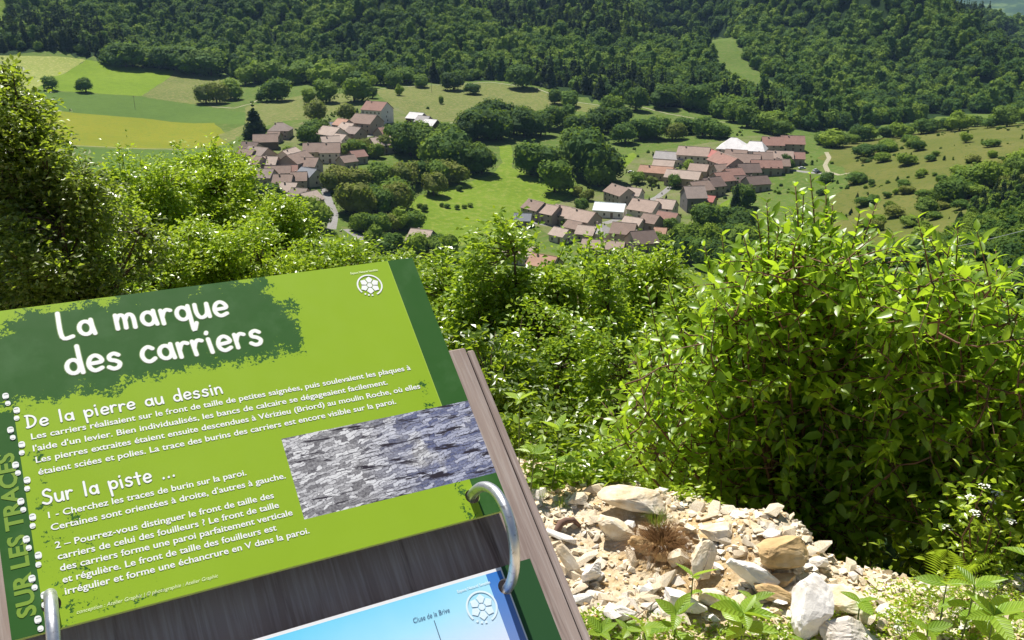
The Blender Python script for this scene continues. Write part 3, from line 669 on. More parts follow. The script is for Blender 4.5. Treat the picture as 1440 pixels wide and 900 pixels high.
belt([(615,290),(640,294),(668,290)],5,(5,8),['green'],'low hedge bush in the fold of the central meadow','low bushes in the central meadow',2,(1.2,1.8),'bush','bush')
VT(817,298,20,'green','round garden tree right of the lower row end',None,1.0); VT(813,276,14,'olive','purple-brown shrub by the meadow end',None,1.0); VT(826,282,18,'olive','olive garden tree by the meadow end',None,1.0)
VT(898,258,16,'green','round shrub between the orange-tiled house and the meadow',None,1.3); VT(950,264,18,'green','round green tree right of the village street',None,1.1); VT(968,240,14,'bright','bright shrub in front of the pinkish pale roof',None,1.4); VT(945,322,16,'dark','dark shrub by the lower gardens',None,1.4); VT(795,318,12,'dark','dark shrub under the lower row',None,1.2)
VT(885,312,12,'green','small tree in the street side garden'); VT(918,260,12,'olive','olive shrub under the long tan roof',None,1.4)
VT(1034,300,52,'conifer','tall dark cypress-like tree beside the stepped terrace',None,.75,'cypress_tree'); VT(1046,292,34,'dark','dark round tree beside the cypress-like tree',None,1.0)
belt([(985,322),(1010,318),(1030,330),(1055,322)],9,(24,40),['green','dark'],'round green tree below the stepped terrace','trees below the stepped terrace',6,(1.0,1.3))
belt([(955,340),(990,350),(1030,352),(1060,345)],9,(22,36),['green','green','bright'],'tree on the slope under the right hamlet','slope trees under the right hamlet',7,(1.0,1.4))
belt([(1100,232),(1115,240)],2,(14,18),['dark'],'dark tree at the right end of the hamlet roofs','trees at the hamlet right end',4)
belt([(900,335),(930,345),(980,332)],6,(12,20),['green','bright','olive'],'low shrub in the lower gardens','shrubs of the lower gardens',5,(1.0,1.5),'shrub','shrub')
belt([(1150,205),(1180,208),(1210,200),(1240,196),(1280,190),(1340,182),(1400,178),(1450,170)],22,(12,26),['green','bright','dark'],'bushy tree along the foot of the right-hand hills','trees along the right-hand hill foot',4,(1.2,1.7))
belt([(1000,160),(1030,168),(1060,182),(1110,190)],12,(20,34),['green','dark'],'tree on the wood edge behind the right hamlet','wood edge trees behind the right hamlet',4,(1.0,1.3))
belt([(930,150),(960,148),(1000,158)],7,(20,34),['green','dark'],'tree on the wood edge left of the sloping clearing','wood edge trees by the clearing',4,(1.0,1.3))
belt([(160,92),(230,96),(300,108)],12,(22,34),['green','green','dark'],'round tree on the wood edge above the fields','wood edge trees above the fields',3,(1.1,1.5))
belt([(350,118),(430,118),(520,122),(600,120)],14,(18,32),['green','bright','green'],'round tree on the wood edge above the left hamlet','wood edge trees above the left hamlet',4,(1.1,1.4))
g_ = 'shrubs dotted over the dry slope'
for i in range(70):
    x = random.uniform(1150,1445); y = random.uniform(200,335)
    if x < 1200 and y < 230: continue
    VT(x, y, random.uniform(6,17), random.choice(['green','bright','olive','green']), 'low scrub bush dotted on the open right-hand slope', g_, random.uniform(1.2,2.2), 'shrub', 'shrub')
belt([(1130,352),(1180,365),(1240,372),(1300,368),(1360,360),(1440,350)],16,(22,38),['dark','green'],'dark shrubby tree at the bottom of the dry slope','trees at the bottom of the dry slope',10,(1.0,1.5))
belt([(1300,300),(1350,275),(1400,262),(1445,250)],12,(18,34),['green','dark','bright'],'tree in the diagonal thicket on the right slope','diagonal thicket trees on the right slope',9,(1.0,1.5))
belt([(1385,392),(1430,380),(1445,410),(1390,430),(1330,425),(1270,420),(1200,410)],20,(34,50),['dark','dark','green'],'dark green tree on the near right slope behind the leafy bush','near right slope trees',12,(.9,1.2))
belt([(1060,380),(1120,385),(1000,378),(960,370)],12,(30,50),['green','dark'],'round tree between the middle tree and the leafy bush','trees behind the leafy bush',8,(.9,1.2))
belt([(600,350),(640,360),(560,352),(520,345)],9,(24,36),['green','bright'],'tree just beyond the near treetops under the orchard','trees beyond the near treetops',6,(1.0,1.3))
belt([(330,280),(300,300),(400,300),(450,330),(180,290)],14,(26,44),['green','bright'],'tree rising behind the yellow-green treetops','trees behind the near left treetops',10,(1.0,1.2))
# power poles and lines
M['pole'] = simple('weathered pole', (.22,.19,.15), .9); M['wire'] = simple('wire', (.45,.46,.48), .4, .5)
def pole(px, py, h, label):
    p = hit(px, py); t = empty('utility_pole', tuple(p)); tag(t, label, 'pole', 'utility poles'); MB().tube([(0,0,-1),(0,0,h)], [.16,.11], 6).obj('pole_shaft', M['pole'], t); MB().box(-.9,.9,-.06,.06,h-.7,h-.55).obj('crossarm', M['pole'], t); return p+np.array([0,0,h-.5])
pole(190,153,10,'thin pole in the middle of the left fields'); pole(607,130,9,'thin pole on the crest of the upper meadow'); 
def cable(a, b, sag, r, label):
    a, b = Vector(a), Vector(b); pts = [a.lerp(b, i/24)-Vector((0,0,sag*4*(i/24)*(1-i/24))) for i in range(25)]
    tag(MB().tube(pts, r, 5).obj('power_line', M['wire'], None, True), label, 'cable', 'power lines over the right slope')
def at(px, py, r): d = ray(px, py); return tuple(np.array([0,0,CAMZ])+d/math.hypot(d[0],d[1])*r)
cable(at(1190,368,150), at(1560,288,120), 1.2, .03, 'upper of two thin power lines crossing the right slope'); cable(at(1250,395,150), at(1560,338,120), 1.2, .03, 'lower of two thin power lines crossing the right slope')

# ---------------------------------------------------------------- the rubble ledge underfoot
EX = [(-4,3.2),(-1.5,3.05),(.09,2.9),(.3,2.85),(.6,2.7),(.78,2.58),(.95,2.42),(1.15,2.3),(1.7,2.25),(2.5,2.3),(5,2.6)]
_bumps = [(random.uniform(-1.5,3), random.uniform(1.2,2.9), random.uniform(.05,.16), random.uniform(-.03,.045)) for _ in range(160)]+[(.74,2.45,.17,.11),(.32,2.72,.14,.05),(1.1,2.1,.2,.04)]
def near(x, y):
    x = np.atleast_1d(np.asarray(x, float)); y = np.atleast_1d(np.asarray(y, float))
    e = np.interp(x, [p[0] for p in EX], [p[1] for p in EX])+.05*np.sin(x*9)+.03*np.sin(x*23+1)
    d = np.maximum(y-e, 0); z = -np.where(d < .35, d*d*1.9, .233+(d-.35)*1.33)+.03*np.sin(x*2.3+1)*np.cos(y*2.1)
    for bx, by, br, bh in _bumps: z += bh*np.exp(-((x-bx)**2+(y-by)**2)/(br*br))
    r = np.hypot(x, y); k = np.clip((r-4.0)/1.3, 0, 1)*(y > -.5)*np.clip((y+.5)/1.5, 0, 1)*(np.abs(np.arctan2(x, np.maximum(y, .01))) < 1.2); k = k*k*(3-2*k)
    return z*(1-k)+terrain(x, y)*k
k = NT('ochre rubble soil', .95, .15); g = k.n('NewGeometry').outputs['Position']
k.col(k.mix(k.ramp(k.noise(g, 3.2, 5, .65), [(.4,(0,0,0)),(.6,(1,1,1))]), k.ramp(k.noise(g, 40, 6, .7), [(.3,(.36,.23,.10)),(.5,(.58,.42,.22)),(.7,(.70,.59,.40))]), k.ramp(k.noise(g, 70, 6, .7), [(.3,(.46,.37,.24)),(.5,(.68,.60,.46)),(.7,(.80,.75,.64))])))
k.bump(k.noise(g, 55, 6, .75), .9, .012); M['rubble'] = k.m
def limestone(name, c1, c2, c3, sc=14):
    k = NT(name, .85, .25); o = k.coord(); g = k.n('ObjectInfo').outputs['Random']
    k.col(k.mix(k.math('MULTIPLY', g, .35), k.ramp(k.noise(o, sc, 6, .65), [(.34,c3),(.5,c1),(.66,c2)]), (.55,.38,.19)))
    k.bump(k.noise(o, sc*4, 6, .75), .55, .006); return k.m
M['stone'] = limestone('cream limestone', (.72,.63,.48), (.84,.80,.71), (.56,.42,.24))
M['stone_white'] = limestone('white limestone', (.80,.78,.74), (.86,.85,.82), (.62,.57,.49), 9)
M['stone_ochre'] = limestone('ochre limestone', (.52,.36,.17), (.64,.51,.33), (.32,.20,.09), 10)
def ledge():
    xs = np.concatenate([np.linspace(-5.5,-1,30)[:-1], np.linspace(-1,2.4,110)[:-1], np.linspace(2.4,5.5,30)]); ys = np.concatenate([np.linspace(-4,1.2,24)[:-1], np.linspace(1.2,3.6,84)[:-1], np.linspace(3.6,5.6,36)])
    X, Y = np.meshgrid(xs, ys); Z = near(X.ravel(), Y.ravel()); n = len(xs); V = np.column_stack([X.ravel(), Y.ravel(), Z])
    i, j = np.meshgrid(np.arange(len(ys)-1), np.arange(n-1), indexing='ij'); i = i.ravel(); j = j.ravel()
    F = np.column_stack([i*n+j, i*n+j+1, (i+1)*n+j+1, (i+1)*n+j]); c = V[F].mean(1); F = F[np.hypot(c[:,0], c[:,1]) < 5.75]
    return link('rubble_ground', mesh_np('rubble_ground', V, F, M['rubble'], True), None, 'structure')
LEDGE = ledge()
def nhit(px, py, up=0.0):
    d = ray(px, py); t = np.linspace(.8, 9, 1200); z = near(d[0]*t, d[1]*t)+up; i = int(np.argmax(CAMZ+d[2]*t < z)); t = t[i]
    return Vector((d[0]*t, d[1]*t, float(near(d[0]*t, d[1]*t)[0])))
def hull_stone(seed, n=13, box=.42):
    r = random.Random(seed); bm = bmesh.new()
    for i in range(n):
        v = Vector((r.gauss(0,1), r.gauss(0,1), r.gauss(0,1))).normalized(); m = max(abs(c) for c in v); v = v*(1-box)+v/m*box*.8; bm.verts.new(v)
    ret = bmesh.ops.convex_hull(bm, input=bm.verts); bmesh.ops.delete(bm, geom=[e for e in ret['geom_interior'] if isinstance(e, bmesh.types.BMVert)], context='VERTS')
    return bm
def stone_mesh(seed, mat, n=13):
    bm = hull_stone(seed, n); me = bpy.data.meshes.new('stone'); bm.to_mesh(me); bm.free(); me.materials.append(mat); return me
STV = [stone_mesh(i, M['stone'] if i % 3 else M['stone_white']) for i in range(12)]
g = np.random.default_rng(11); cnt = 0; _c = 0
while cnt < 299 and _c < 6000:
    _c += 1; px = g.uniform(755, 1440); py = g.uniform(688, 905); p = nhit(px, py)
    e = np.interp(p.x, [q[0] for q in EX], [q[1] for q in EX])
    if p.y > e+.12 or (p.x > 1.35 and g.random() < .5): continue
    s = .012+.034*g.random()**1.8; o = link('stone', STV[g.integers(12)], LEDGE); cnt += 1
    o.location = (p.x, p.y, p.z+s*.25); o.scale = (s*g.uniform(.8,1.6), s*g.uniform(.5,1.0), s*g.uniform(.25,.6)); o.rotation_euler = (g.normal(0,.3), g.normal(0,.3), g.uniform(0,6.28))
def gravel(n, smin, smax, xr, yr, mat, seed):
    g = np.random.default_rng(seed); bm = hull_stone(900+seed, 8); bm.verts.ensure_lookup_table(); bv = np.array([v.co[:] for v in bm.verts]); idx = {v: i for i, v in enumerate(bm.verts)}; bf = np.array([[idx[v] for v in f.verts] for f in bm.faces]); bm.free()
    x = g.uniform(*xr, n); y = g.uniform(*yr, n); e = np.interp(x, [q[0] for q in EX], [q[1] for q in EX]); k = y < e+.18; x, y = x[k], y[k]; n = len(x); z = near(x, y)
    s = smin+(smax-smin)*g.random(n)**2.5; q = g.normal(size=(n,4)); q /= np.linalg.norm(q, axis=1)[:,None]; a,b,c,d = q.T
    R = np.stack([np.stack([a*a+b*b-c*c-d*d,2*(b*c-a*d),2*(b*d+a*c)],1),np.stack([2*(b*c+a*d),a*a-b*b+c*c-d*d,2*(c*d-a*b)],1),np.stack([2*(b*d-a*c),2*(c*d+a*b),a*a-b*b-c*c+d*d],1)],1)
    V = np.einsum('nij,vj->nvi', R, bv)*s[:,None,None]*np.array([1,1,.65])+np.stack([x,y,z+s*.3],1)[:,None]
    F = bf[None]+(np.arange(n)*len(bv))[:,None,None]
    return link('gravel', mesh_np('gravel', V.reshape(-1,3), F.reshape(-1,3), mat), LEDGE, 'stuff')
gravel(11000, .003, .019, (-.3,1.9), (1.2,3.1), M['stone'], 1)
gravel(3500, .003, .014, (-.3,1.9), (1.2,3.1), M['stone_ochre'], 2)
gravel(9000, .005, .03, (-4.5,-.3), (-1.5,3.4), M['stone'], 3)
gravel(6000, .005, .03, (1.9,4.5), (-1.5,3.2), M['stone'], 4)
def rock(px, py, wpx, hpx, tpx, mat, label, rot=(0,0,0), seed=0, n=16, sink=.3, name='rock'):
    """weathered block: a rounded box split by a few fracture planes and roughened"""
    p = nhit(px, py+hpx*.4); k = (p-Vector((0,0,CAMZ))).length/FPX; g = np.random.default_rng(seed+77); V = IV4.copy()
    ex = g.uniform(.6,.85); V = np.sign(V)*np.abs(V)**ex; V *= .86
    for q in range(n//2+9):
        nn = g.normal(size=3); nn /= np.linalg.norm(nn); d = g.uniform(.5,.74); h = V@nn-d; V -= np.maximum(h, 0)[:,None]*nn*1.0
    fr = lambda f, a: a*np.sin(V@(g.normal(size=(3,3))*f)+g.uniform(0,6,3)).mean(1)
    V *= (1+fr(3,.05)+fr(8,.035)+fr(18,.03))[:,None]; V += g.normal(0,.008,V.shape); V *= np.array([wpx,tpx,hpx])*k/2*1.06
    o = link(name, mesh_np(name, V, IF4, M[mat], False)); o.location = p+Vector((0,0,hpx*k*.5*(1-sink))); o.rotation_euler = rot; tag(o, label, 'rock', 'loose limestone rocks on the ledge'); return o
rock(1140,846,60,104,34,'stone_white','tall white slab leaning back by the bush, rounded top',(-.75,.10,-.15),1,10,.2)
rock(1104,778,104,48,60,'stone_ochre','big ochre boulder behind and left of the tall white slab',(.1,.15,.3),2,20,.1)
rock(893,706,112,34,50,'stone','long pale slab on the crest behind the dry grass tuft',(.2,.12,-.1),3,18,.1)
rock(862,738,66,46,34,'stone','tan tilted slab left of the dry grass tuft',(.7,.35,-.3),4)
rock(833,804,42,40,24,'stone_white','bright white triangular stone nearest the wooden post',(.5,.1,.5),5,9)
rock(987,787,42,56,24,'stone','cream triangular slab standing right of the dry tuft',(-.5,.1,.2),6,8,.1)
rock(1008,748,56,26,40,'stone','flat topped beige block on the crest right of the dry tuft',(.1,.0,.1),7)
rock(906,768,62,24,26,'stone_ochre','ochre long block just below the dry grass tuft',(.1,.2,-.2),8,14,.2)
rock(935,782,52,18,26,'stone_ochre','thin ochre block right of the long ochre one under the tuft',(.1,.05,.1),9)
rock(952,783,44,32,28,'stone','pale pointed stone between the tuft and the cream triangular slab',(.2,-.3,.3),10,10)
rock(1058,806,84,50,30,'stone_white','large pale slab leaning left of the ochre boulder',(.5,.4,-.2),11,14,.2)
rock(1090,838,88,24,30,'stone_ochre','long ochre slab in front of the ochre boulder, left of the tall white slab',(.1,.25,-.1),12,16,.2)
rock(1098,816,44,24,26,'stone_ochre','brown block in the hollow under the ochre boulder',(.1,.0,.1),13)
rock(800,783,22,56,16,'stone','tan plank-like shard beside the wooden post',(-.6,-.5,.2),14,10,.3)
rock(1192,848,96,34,60,'stone','flat pale block at the right end of the ledge under the bush',(.05,.12,.1),15,18,.2)
rock(1000,838,60,36,30,'stone','cream slab lying behind the three-leaf seedling',(.5,.2,-.3),16,11)
rock(960,848,70,30,34,'stone_white','white slab under the three-leaf seedling',(.3,.25,-.4),17,12)
rock(1180,886,90,40,50,'stone_white','white stone at the bottom beside the tall slab',(.1,0,.2),18)
rock(1050,880,60,26,40,'stone','cream stone at the bottom behind the big veined leaves',(.2,0,.2),19)
rock(875,862,44,24,26,'stone_white','white pebble-like stone at the bottom left of the seedlings',(.2,0,-.3),20)
rock(815,700,40,22,26,'stone','pale stone on the crest left of the tan slab',(.2,0,.3),21)
rock(1150,790,40,22,26,'stone_white','small white stone on the rim above the flat pale block',(.2,0,.3),22)
rock(1085,752,34,18,26,'stone_white','small white stone crowning the mound above the ochre boulder',(.2,0,.3),23)

# ---------------------------------------------------------------- leaves and near trees
def leaves_np(C, D, Nn, L, W, rich=False, curl=.15):
    """C base points, D directions, Nn normals (all n,3), L, W (n,)"""
    D = D/np.linalg.norm(D, axis=1)[:,None]; S = np.cross(D, Nn); S /= np.linalg.norm(S, axis=1)[:,None]+1e-9; Nn = np.cross(S, D)
    L = L[:,None]; W = W[:,None]; n = len(C)
    if rich:
        vs = [C, C+D*L*.5-Nn*L*curl*.3, C+D*L-Nn*L*curl*1.6, C+D*L*.22+S*W*.42+Nn*W*.16, C+D*L*.62+S*W*.44+Nn*W*.10-Nn*L*curl*.5, C+D*L*.22-S*W*.42+Nn*W*.16, C+D*L*.62-S*W*.44+Nn*W*.10-Nn*L*curl*.5]
        T = [(0,3,1),(1,3,4),(1,4,2),(0,1,5),(1,6,5),(1,2,6)]
    else:
        vs = [C, C+D*L*.5+S*W*.5+Nn*W*.12, C+D*L-Nn*L*curl, C+D*L*.5-S*W*.5+Nn*W*.12]; T = [(0,2,1),(0,3,2)]
    k = len(vs); V = np.stack(vs, 1).reshape(-1, 3); F = (np.array(T)[None]+(np.arange(n)*k)[:,None,None]).reshape(-1, 3)
    return V, F, k
LS = {
 'lime': [(.2,(.14,.23,.012)),(.5,(.27,.39,.02)),(.85,(.45,.54,.04))],
 'fresh': [(.2,(.085,.17,.010)),(.5,(.20,.315,.016)),(.85,(.37,.47,.05))],
 'deep': [(.2,(.035,.075,.008)),(.5,(.10,.165,.012)),(.85,(.24,.30,.03))],
 'hop': [(.2,(.05,.08,.012)),(.5,(.115,.16,.025)),(.85,(.30,.33,.11))],
}
for q, st in LS.items(): M['leaf_'+q] = leaf_mat('leaf '+q, st, rough=.34, spec=.6)
def near_tree(name, px, ytop, r, wpx, hpx, mk, label, nleaf, leaf=.055, seed=0, cat='tree', group=None, ntw=None, flat=.7, clump=.062, dens=None, loc=None):
    """tree whose crown fills about wpx by hpx in the photo at ground distance r; rooted in the slope"""
    g = np.random.default_rng(seed+1000); top = Vector(at(px, ytop, r)) if loc is None else loc
    k = math.hypot(r, CAMZ-top.z)/FPX; a = wpx*k/2; H = hpx*k; base = Vector((top.x, top.y, float(terrain(top.x, top.y)[0] if r > 5 else near(top.x, top.y)[0])))
    cz = top.z-H/2-base.z; t = empty(name, tuple(base)); tag(t, label, cat, group)
    ntw = ntw or max(80, nleaf//42)
    U = g.normal(size=(ntw*3,3)); U /= np.linalg.norm(U, axis=1)[:,None]; rad = g.uniform(.1,1,(ntw*3,1))**.5
    P = U*rad; lump = np.sin(P@g.normal(size=(3,3))*4.6+g.uniform(0,6,3)).sum(1); q_ = np.argsort(-lump+g.normal(0,.35,len(P)))[:ntw]; P = P[q_]; lump = lump[q_]
    shape = 1-.35*np.maximum(0, -P[:,2:3]); P = P*np.array([a, a*.9, H/2])*np.hstack([shape,shape,np.ones_like(shape)])*(1+.10*(lump[:,None]-1))+np.array([0,0,cz])
    b = MB(); nl = max(3, ntw//40); trunk_top = Vector((g.normal(0,.05)*a, g.normal(0,.05)*a, cz)); th = .02+.018*H
    b.tube([(0,0,-.4), (g.normal(0,.03),g.normal(0,.03),cz*.4), tuple(trunk_top), tuple(trunk_top+Vector((g.normal(0,.1)*a,g.normal(0,.1)*a,H*.25)))], [th*1.3, th, th*.6, th*.2], 7)
    nodes = [Vector((0,0,max(0,cz-H*.35))), Vector((0,0,cz-H*.15)), trunk_top, trunk_top+Vector((0,0,H*.2))]
    ends = P[g.choice(len(P), nl, replace=False)]
    for e in ends:
        e = Vector(e)*.85+Vector((0,0,cz*.15)); s = nodes[int(g.integers(0,3))]; m = s.lerp(e, .5)+Vector((0,0,-.06*H)); b.tube([s, s.lerp(m,.6), m, m.lerp(e,.6), e], [th*.5,th*.42,th*.32,th*.22,th*.1], 5); nodes += [m, m.lerp(e,.5), e]
    ND = np.array([n[:] for n in nodes]); tw = []
    for p in P:
        j = int(np.argmin(np.linalg.norm(ND-p, axis=1))); s = ND[j]; tw.append(s)
        if np.linalg.norm(s-p) > .05: b.tube([s, (s+p)/2+g.normal(0,.03,3), p], [th*.14, th*.1, th*.05], 3)
    b.obj('trunk', M['bark'], t)
    ti = g.integers(0, len(P), nleaf); tw = np.array(tw); f = g.beta(7, 1.0, nleaf)[:,None]; cl = clump*g.uniform(.6,1.5,(len(P),1))*(1+.07*r)/1.5
    C = tw[ti]*(1-f)+P[ti]*f+g.normal(size=(nleaf,3))*cl[ti]*np.array([1,1,flat]); D = C-tw[ti]+g.normal(size=(nleaf,3))*.5*a; D[:,2] = D[:,2]*.5-.1*a
    N = np.array([0,0,1.])+g.normal(size=(nleaf,3))*.55; L = leaf*g.uniform(.6,1.25,nleaf)
    V, F, kk = leaves_np(C, D, N, L, L*g.uniform(.5,.75,nleaf)); rn = np.repeat(np.clip(g.uniform(0,1,nleaf)*.6+.4*g.uniform(0,1,len(P))[ti], 0, 1), kk)
    o = link('crown', mesh_np('crown', V, F, M['leaf_'+mk], False, rn), t); return t
NTREES = [
 # name, px, ytop, r, w, h, leaf, label, leaves, leaf size
 ('tree', -35, 62, 9, 190, 430, 'hop', 'tall dark tree at the left edge of the photo with pale glinting leaves', 24000, .05),
 ('tree', 75, 235, 8.5, 220, 260, 'hop', 'bushy spreading tree with pale glints leaning right from the left edge tree', 22000, .05),
 ('tree', 10, 75, 9.3, 90, 330, 'hop', 'side shoot crown of the left edge tree, slimmer and lower', 9000, .05),
 ('tree', 195, 208, 15, 150, 200, 'lime', 'bright yellow-green treetop left of centre in front of the yellow field', 16000, .07),
 ('tree', 285, 200, 16, 190, 230, 'lime', 'tallest yellow-green treetop in front of the field corner', 18000, .07),
 ('tree', 375, 272, 15, 160, 220, 'lime', 'yellow-green treetop hiding the lower left hamlet', 16000, .07),
 ('tree', 325, 218, 17, 90, 200, 'fresh', 'slender green treetop with sprays above the left hamlet edge', 8000, .07),
 ('tree', 200, 290, 12, 240, 200, 'lime', 'broad yellow-green tree right above the title of the board', 18000, .06),
 ('tree', 330, 310, 12, 230, 170, 'lime', 'broad yellow-green tree above the middle of the board', 16000, .06),
 ('tree', 455, 335, 12, 180, 170, 'fresh', 'green tree above the right half of the board, beside the road', 14000, .06),
 ('tree', 545, 345, 12, 170, 200, 'fresh', 'low green treetop directly behind the top right corner of the board', 12000, .06),
 ('tree', 120, 330, 10, 200, 200, 'fresh', 'darker leafy tree between the left edge tree and the yellow-green ones', 13000, .055),
 ('tree', 735, 300, 9.5, 225, 380, 'fresh', 'airy middle tree with dark forked stems, tallest right of the board', 21000, .07),
 ('tree', 640, 345, 10.5, 190, 320, 'fresh', 'leafy tree between the board corner and the airy middle tree', 20000, .068),
 ('tree', 815, 335, 9.8, 180, 350, 'fresh', 'narrow leafy tree between the airy middle tree and the rounded one', 17000, .068),
 ('tree', 905, 338, 11, 200, 350, 'lime', 'rounded bright crown right of the airy middle tree', 24000, .066),
 ('tree', 985, 400, 9, 170, 340, 'fresh', 'dark leafy tree between the rounded crown and the leafy bush', 16000, .065),
]
for i, q in enumerate(NTREES): near_tree(*q[:9], leaf=q[9], seed=i)
UNDER = [(690,470,6.6,190,260,'deep','shrub with yellowish leaves just right of the wooden post',7000,.05),
 (790,430,7.4,210,300,'fresh','dark small-leaved shrub below the airy middle tree',10000,.04),
 (890,450,7.0,200,270,'fresh','dark small-leaved shrub below the rounded crown',10000,.04),
 (740,585,5.4,190,190,'deep','low bright shrub at the edge of the rubble beside the post',5000,.045),
 (850,620,5.2,180,150,'deep','low dark shrub behind the crest of the rubble',6000,.045),
 (980,560,5.6,180,240,'deep','dark shrub touching the left flank of the leafy bush',8000,.045),
 (1400,420,8,260,300,'deep','dark shrub behind the right end of the leafy bush',10000,.05),
 (1240,430,7.5,300,300,'deep','dark shrub behind the middle of the leafy bush',10000,.05)]
for i, q in enumerate(UNDER): near_tree('shrub', q[0], q[1], q[2], q[3], q[4], q[5], q[6], q[7], leaf=q[8]*1.25, seed=60+i, cat='shrub', ntw=q[7]//55, clump=.06, flat=.6)
near_tree('shrub', 600, 500, 7.5, 240, 260, 'fresh', 'green shrub on the slope hidden mostly by the information board', 7000, leaf=.05, seed=80, cat='shrub')

# ---------------------------------------------------------------- the big leafy bush
def vein_leaf_mat(name, c1, c2, tr, tf=.42, rough=.28, vein=True):
    k = NT(name, rough, .55); r = k.n('ObjectInfo').outputs['Random']; at_ = k.n('Attribute', attribute_name='rnd').outputs['Fac']
    f = k.math('FRACT', k.math('ADD', r, at_)); c = k.mix(f, c1, c2); k.col(c)
    t = k.n('BsdfTranslucent'); k.l(k.mix(.7, c, tr), t.inputs[0]); mx = k.n('MixShader'); mx.inputs[0].default_value = tf
    if vein:
        uv = k.n('Attribute', attribute_name='luv').outputs['Vector']; s = k.n('SeparateXYZ'); k.l(uv, s.inputs[0])
        ph = k.math('SUBTRACT', s.outputs[0], k.math('MULTIPLY', k.math('ABSOLUTE', s.outputs[1]), .55)); wv = k.math('SINE', k.math('MULTIPLY', ph, 48)); k.bump(wv, .5, .0025)
        k.col(k.mix(k.math('MULTIPLY', k.math('GREATER_THAN', wv, .8), .35), c, tuple(min(1,x*1.6+.05) for x in c2)))
    k.l(k.b.outputs[0], mx.inputs[1]); k.l(t.outputs[0], mx.inputs[2]); k.l(mx.outputs[0], k.out.inputs[0]); return k.m
M['bushleaf'] = vein_leaf_mat('bush leaf', (.13,.24,.014), (.27,.41,.03), (.54,.76,.03), .52, .36, False)
M['seedleaf'] = vein_leaf_mat('veined leaf', (.14,.26,.02), (.24,.38,.04), (.5,.68,.05), .45, .35, True)
M['stem'] = simple('reddish stem', (.14,.075,.04), .7); M['greenstem'] = simple('green stem', (.13,.17,.05), .6)
def leaf_single(mat, W=.5, nn=4, curl=.15, name='leaf'):
    """one leaf blade, unit length along +X, folded on its midrib, bent down to the tip"""
    V = []; UV = []
    for i in range(nn+1):
        t = i/nn; w = W*.5*math.sin(math.pi*min(1, t**.8))**.85*(1-.15*t); z = -curl*t*t
        for s in (-1, 0, 1): V.append((t, s*w, z+abs(s)*w*.28)); UV.append((t, s*w*2, 0))
    F = []
    for i in range(nn):
        for j in (0, 1):
            a = i*3+j; F.append((a, a+3, a+4, a+1))
    me = bpy.data.meshes.new(name); me.from_pydata(V, [], F); me.materials.append(mat); me.polygons.foreach_set('use_smooth', [True]*len(F))
    at_ = me.attributes.new('luv', 'FLOAT_VECTOR', 'POINT'); at_.data.foreach_set('vector', np.array(UV, np.float32).ravel()); me.update(); return me
LEAVES = [leaf_single(M['bushleaf'], W, 4, c) for W, c in ((.42,.1),(.48,.2),(.38,.3),(.44,-.05))]
def frame(D, N):
    D = D.normalized(); S = N.cross(D)
    if S.length < 1e-4: S = D.orthogonal()
    S.normalize(); N = D.cross(S); return Matrix((D, S, N)).transposed()
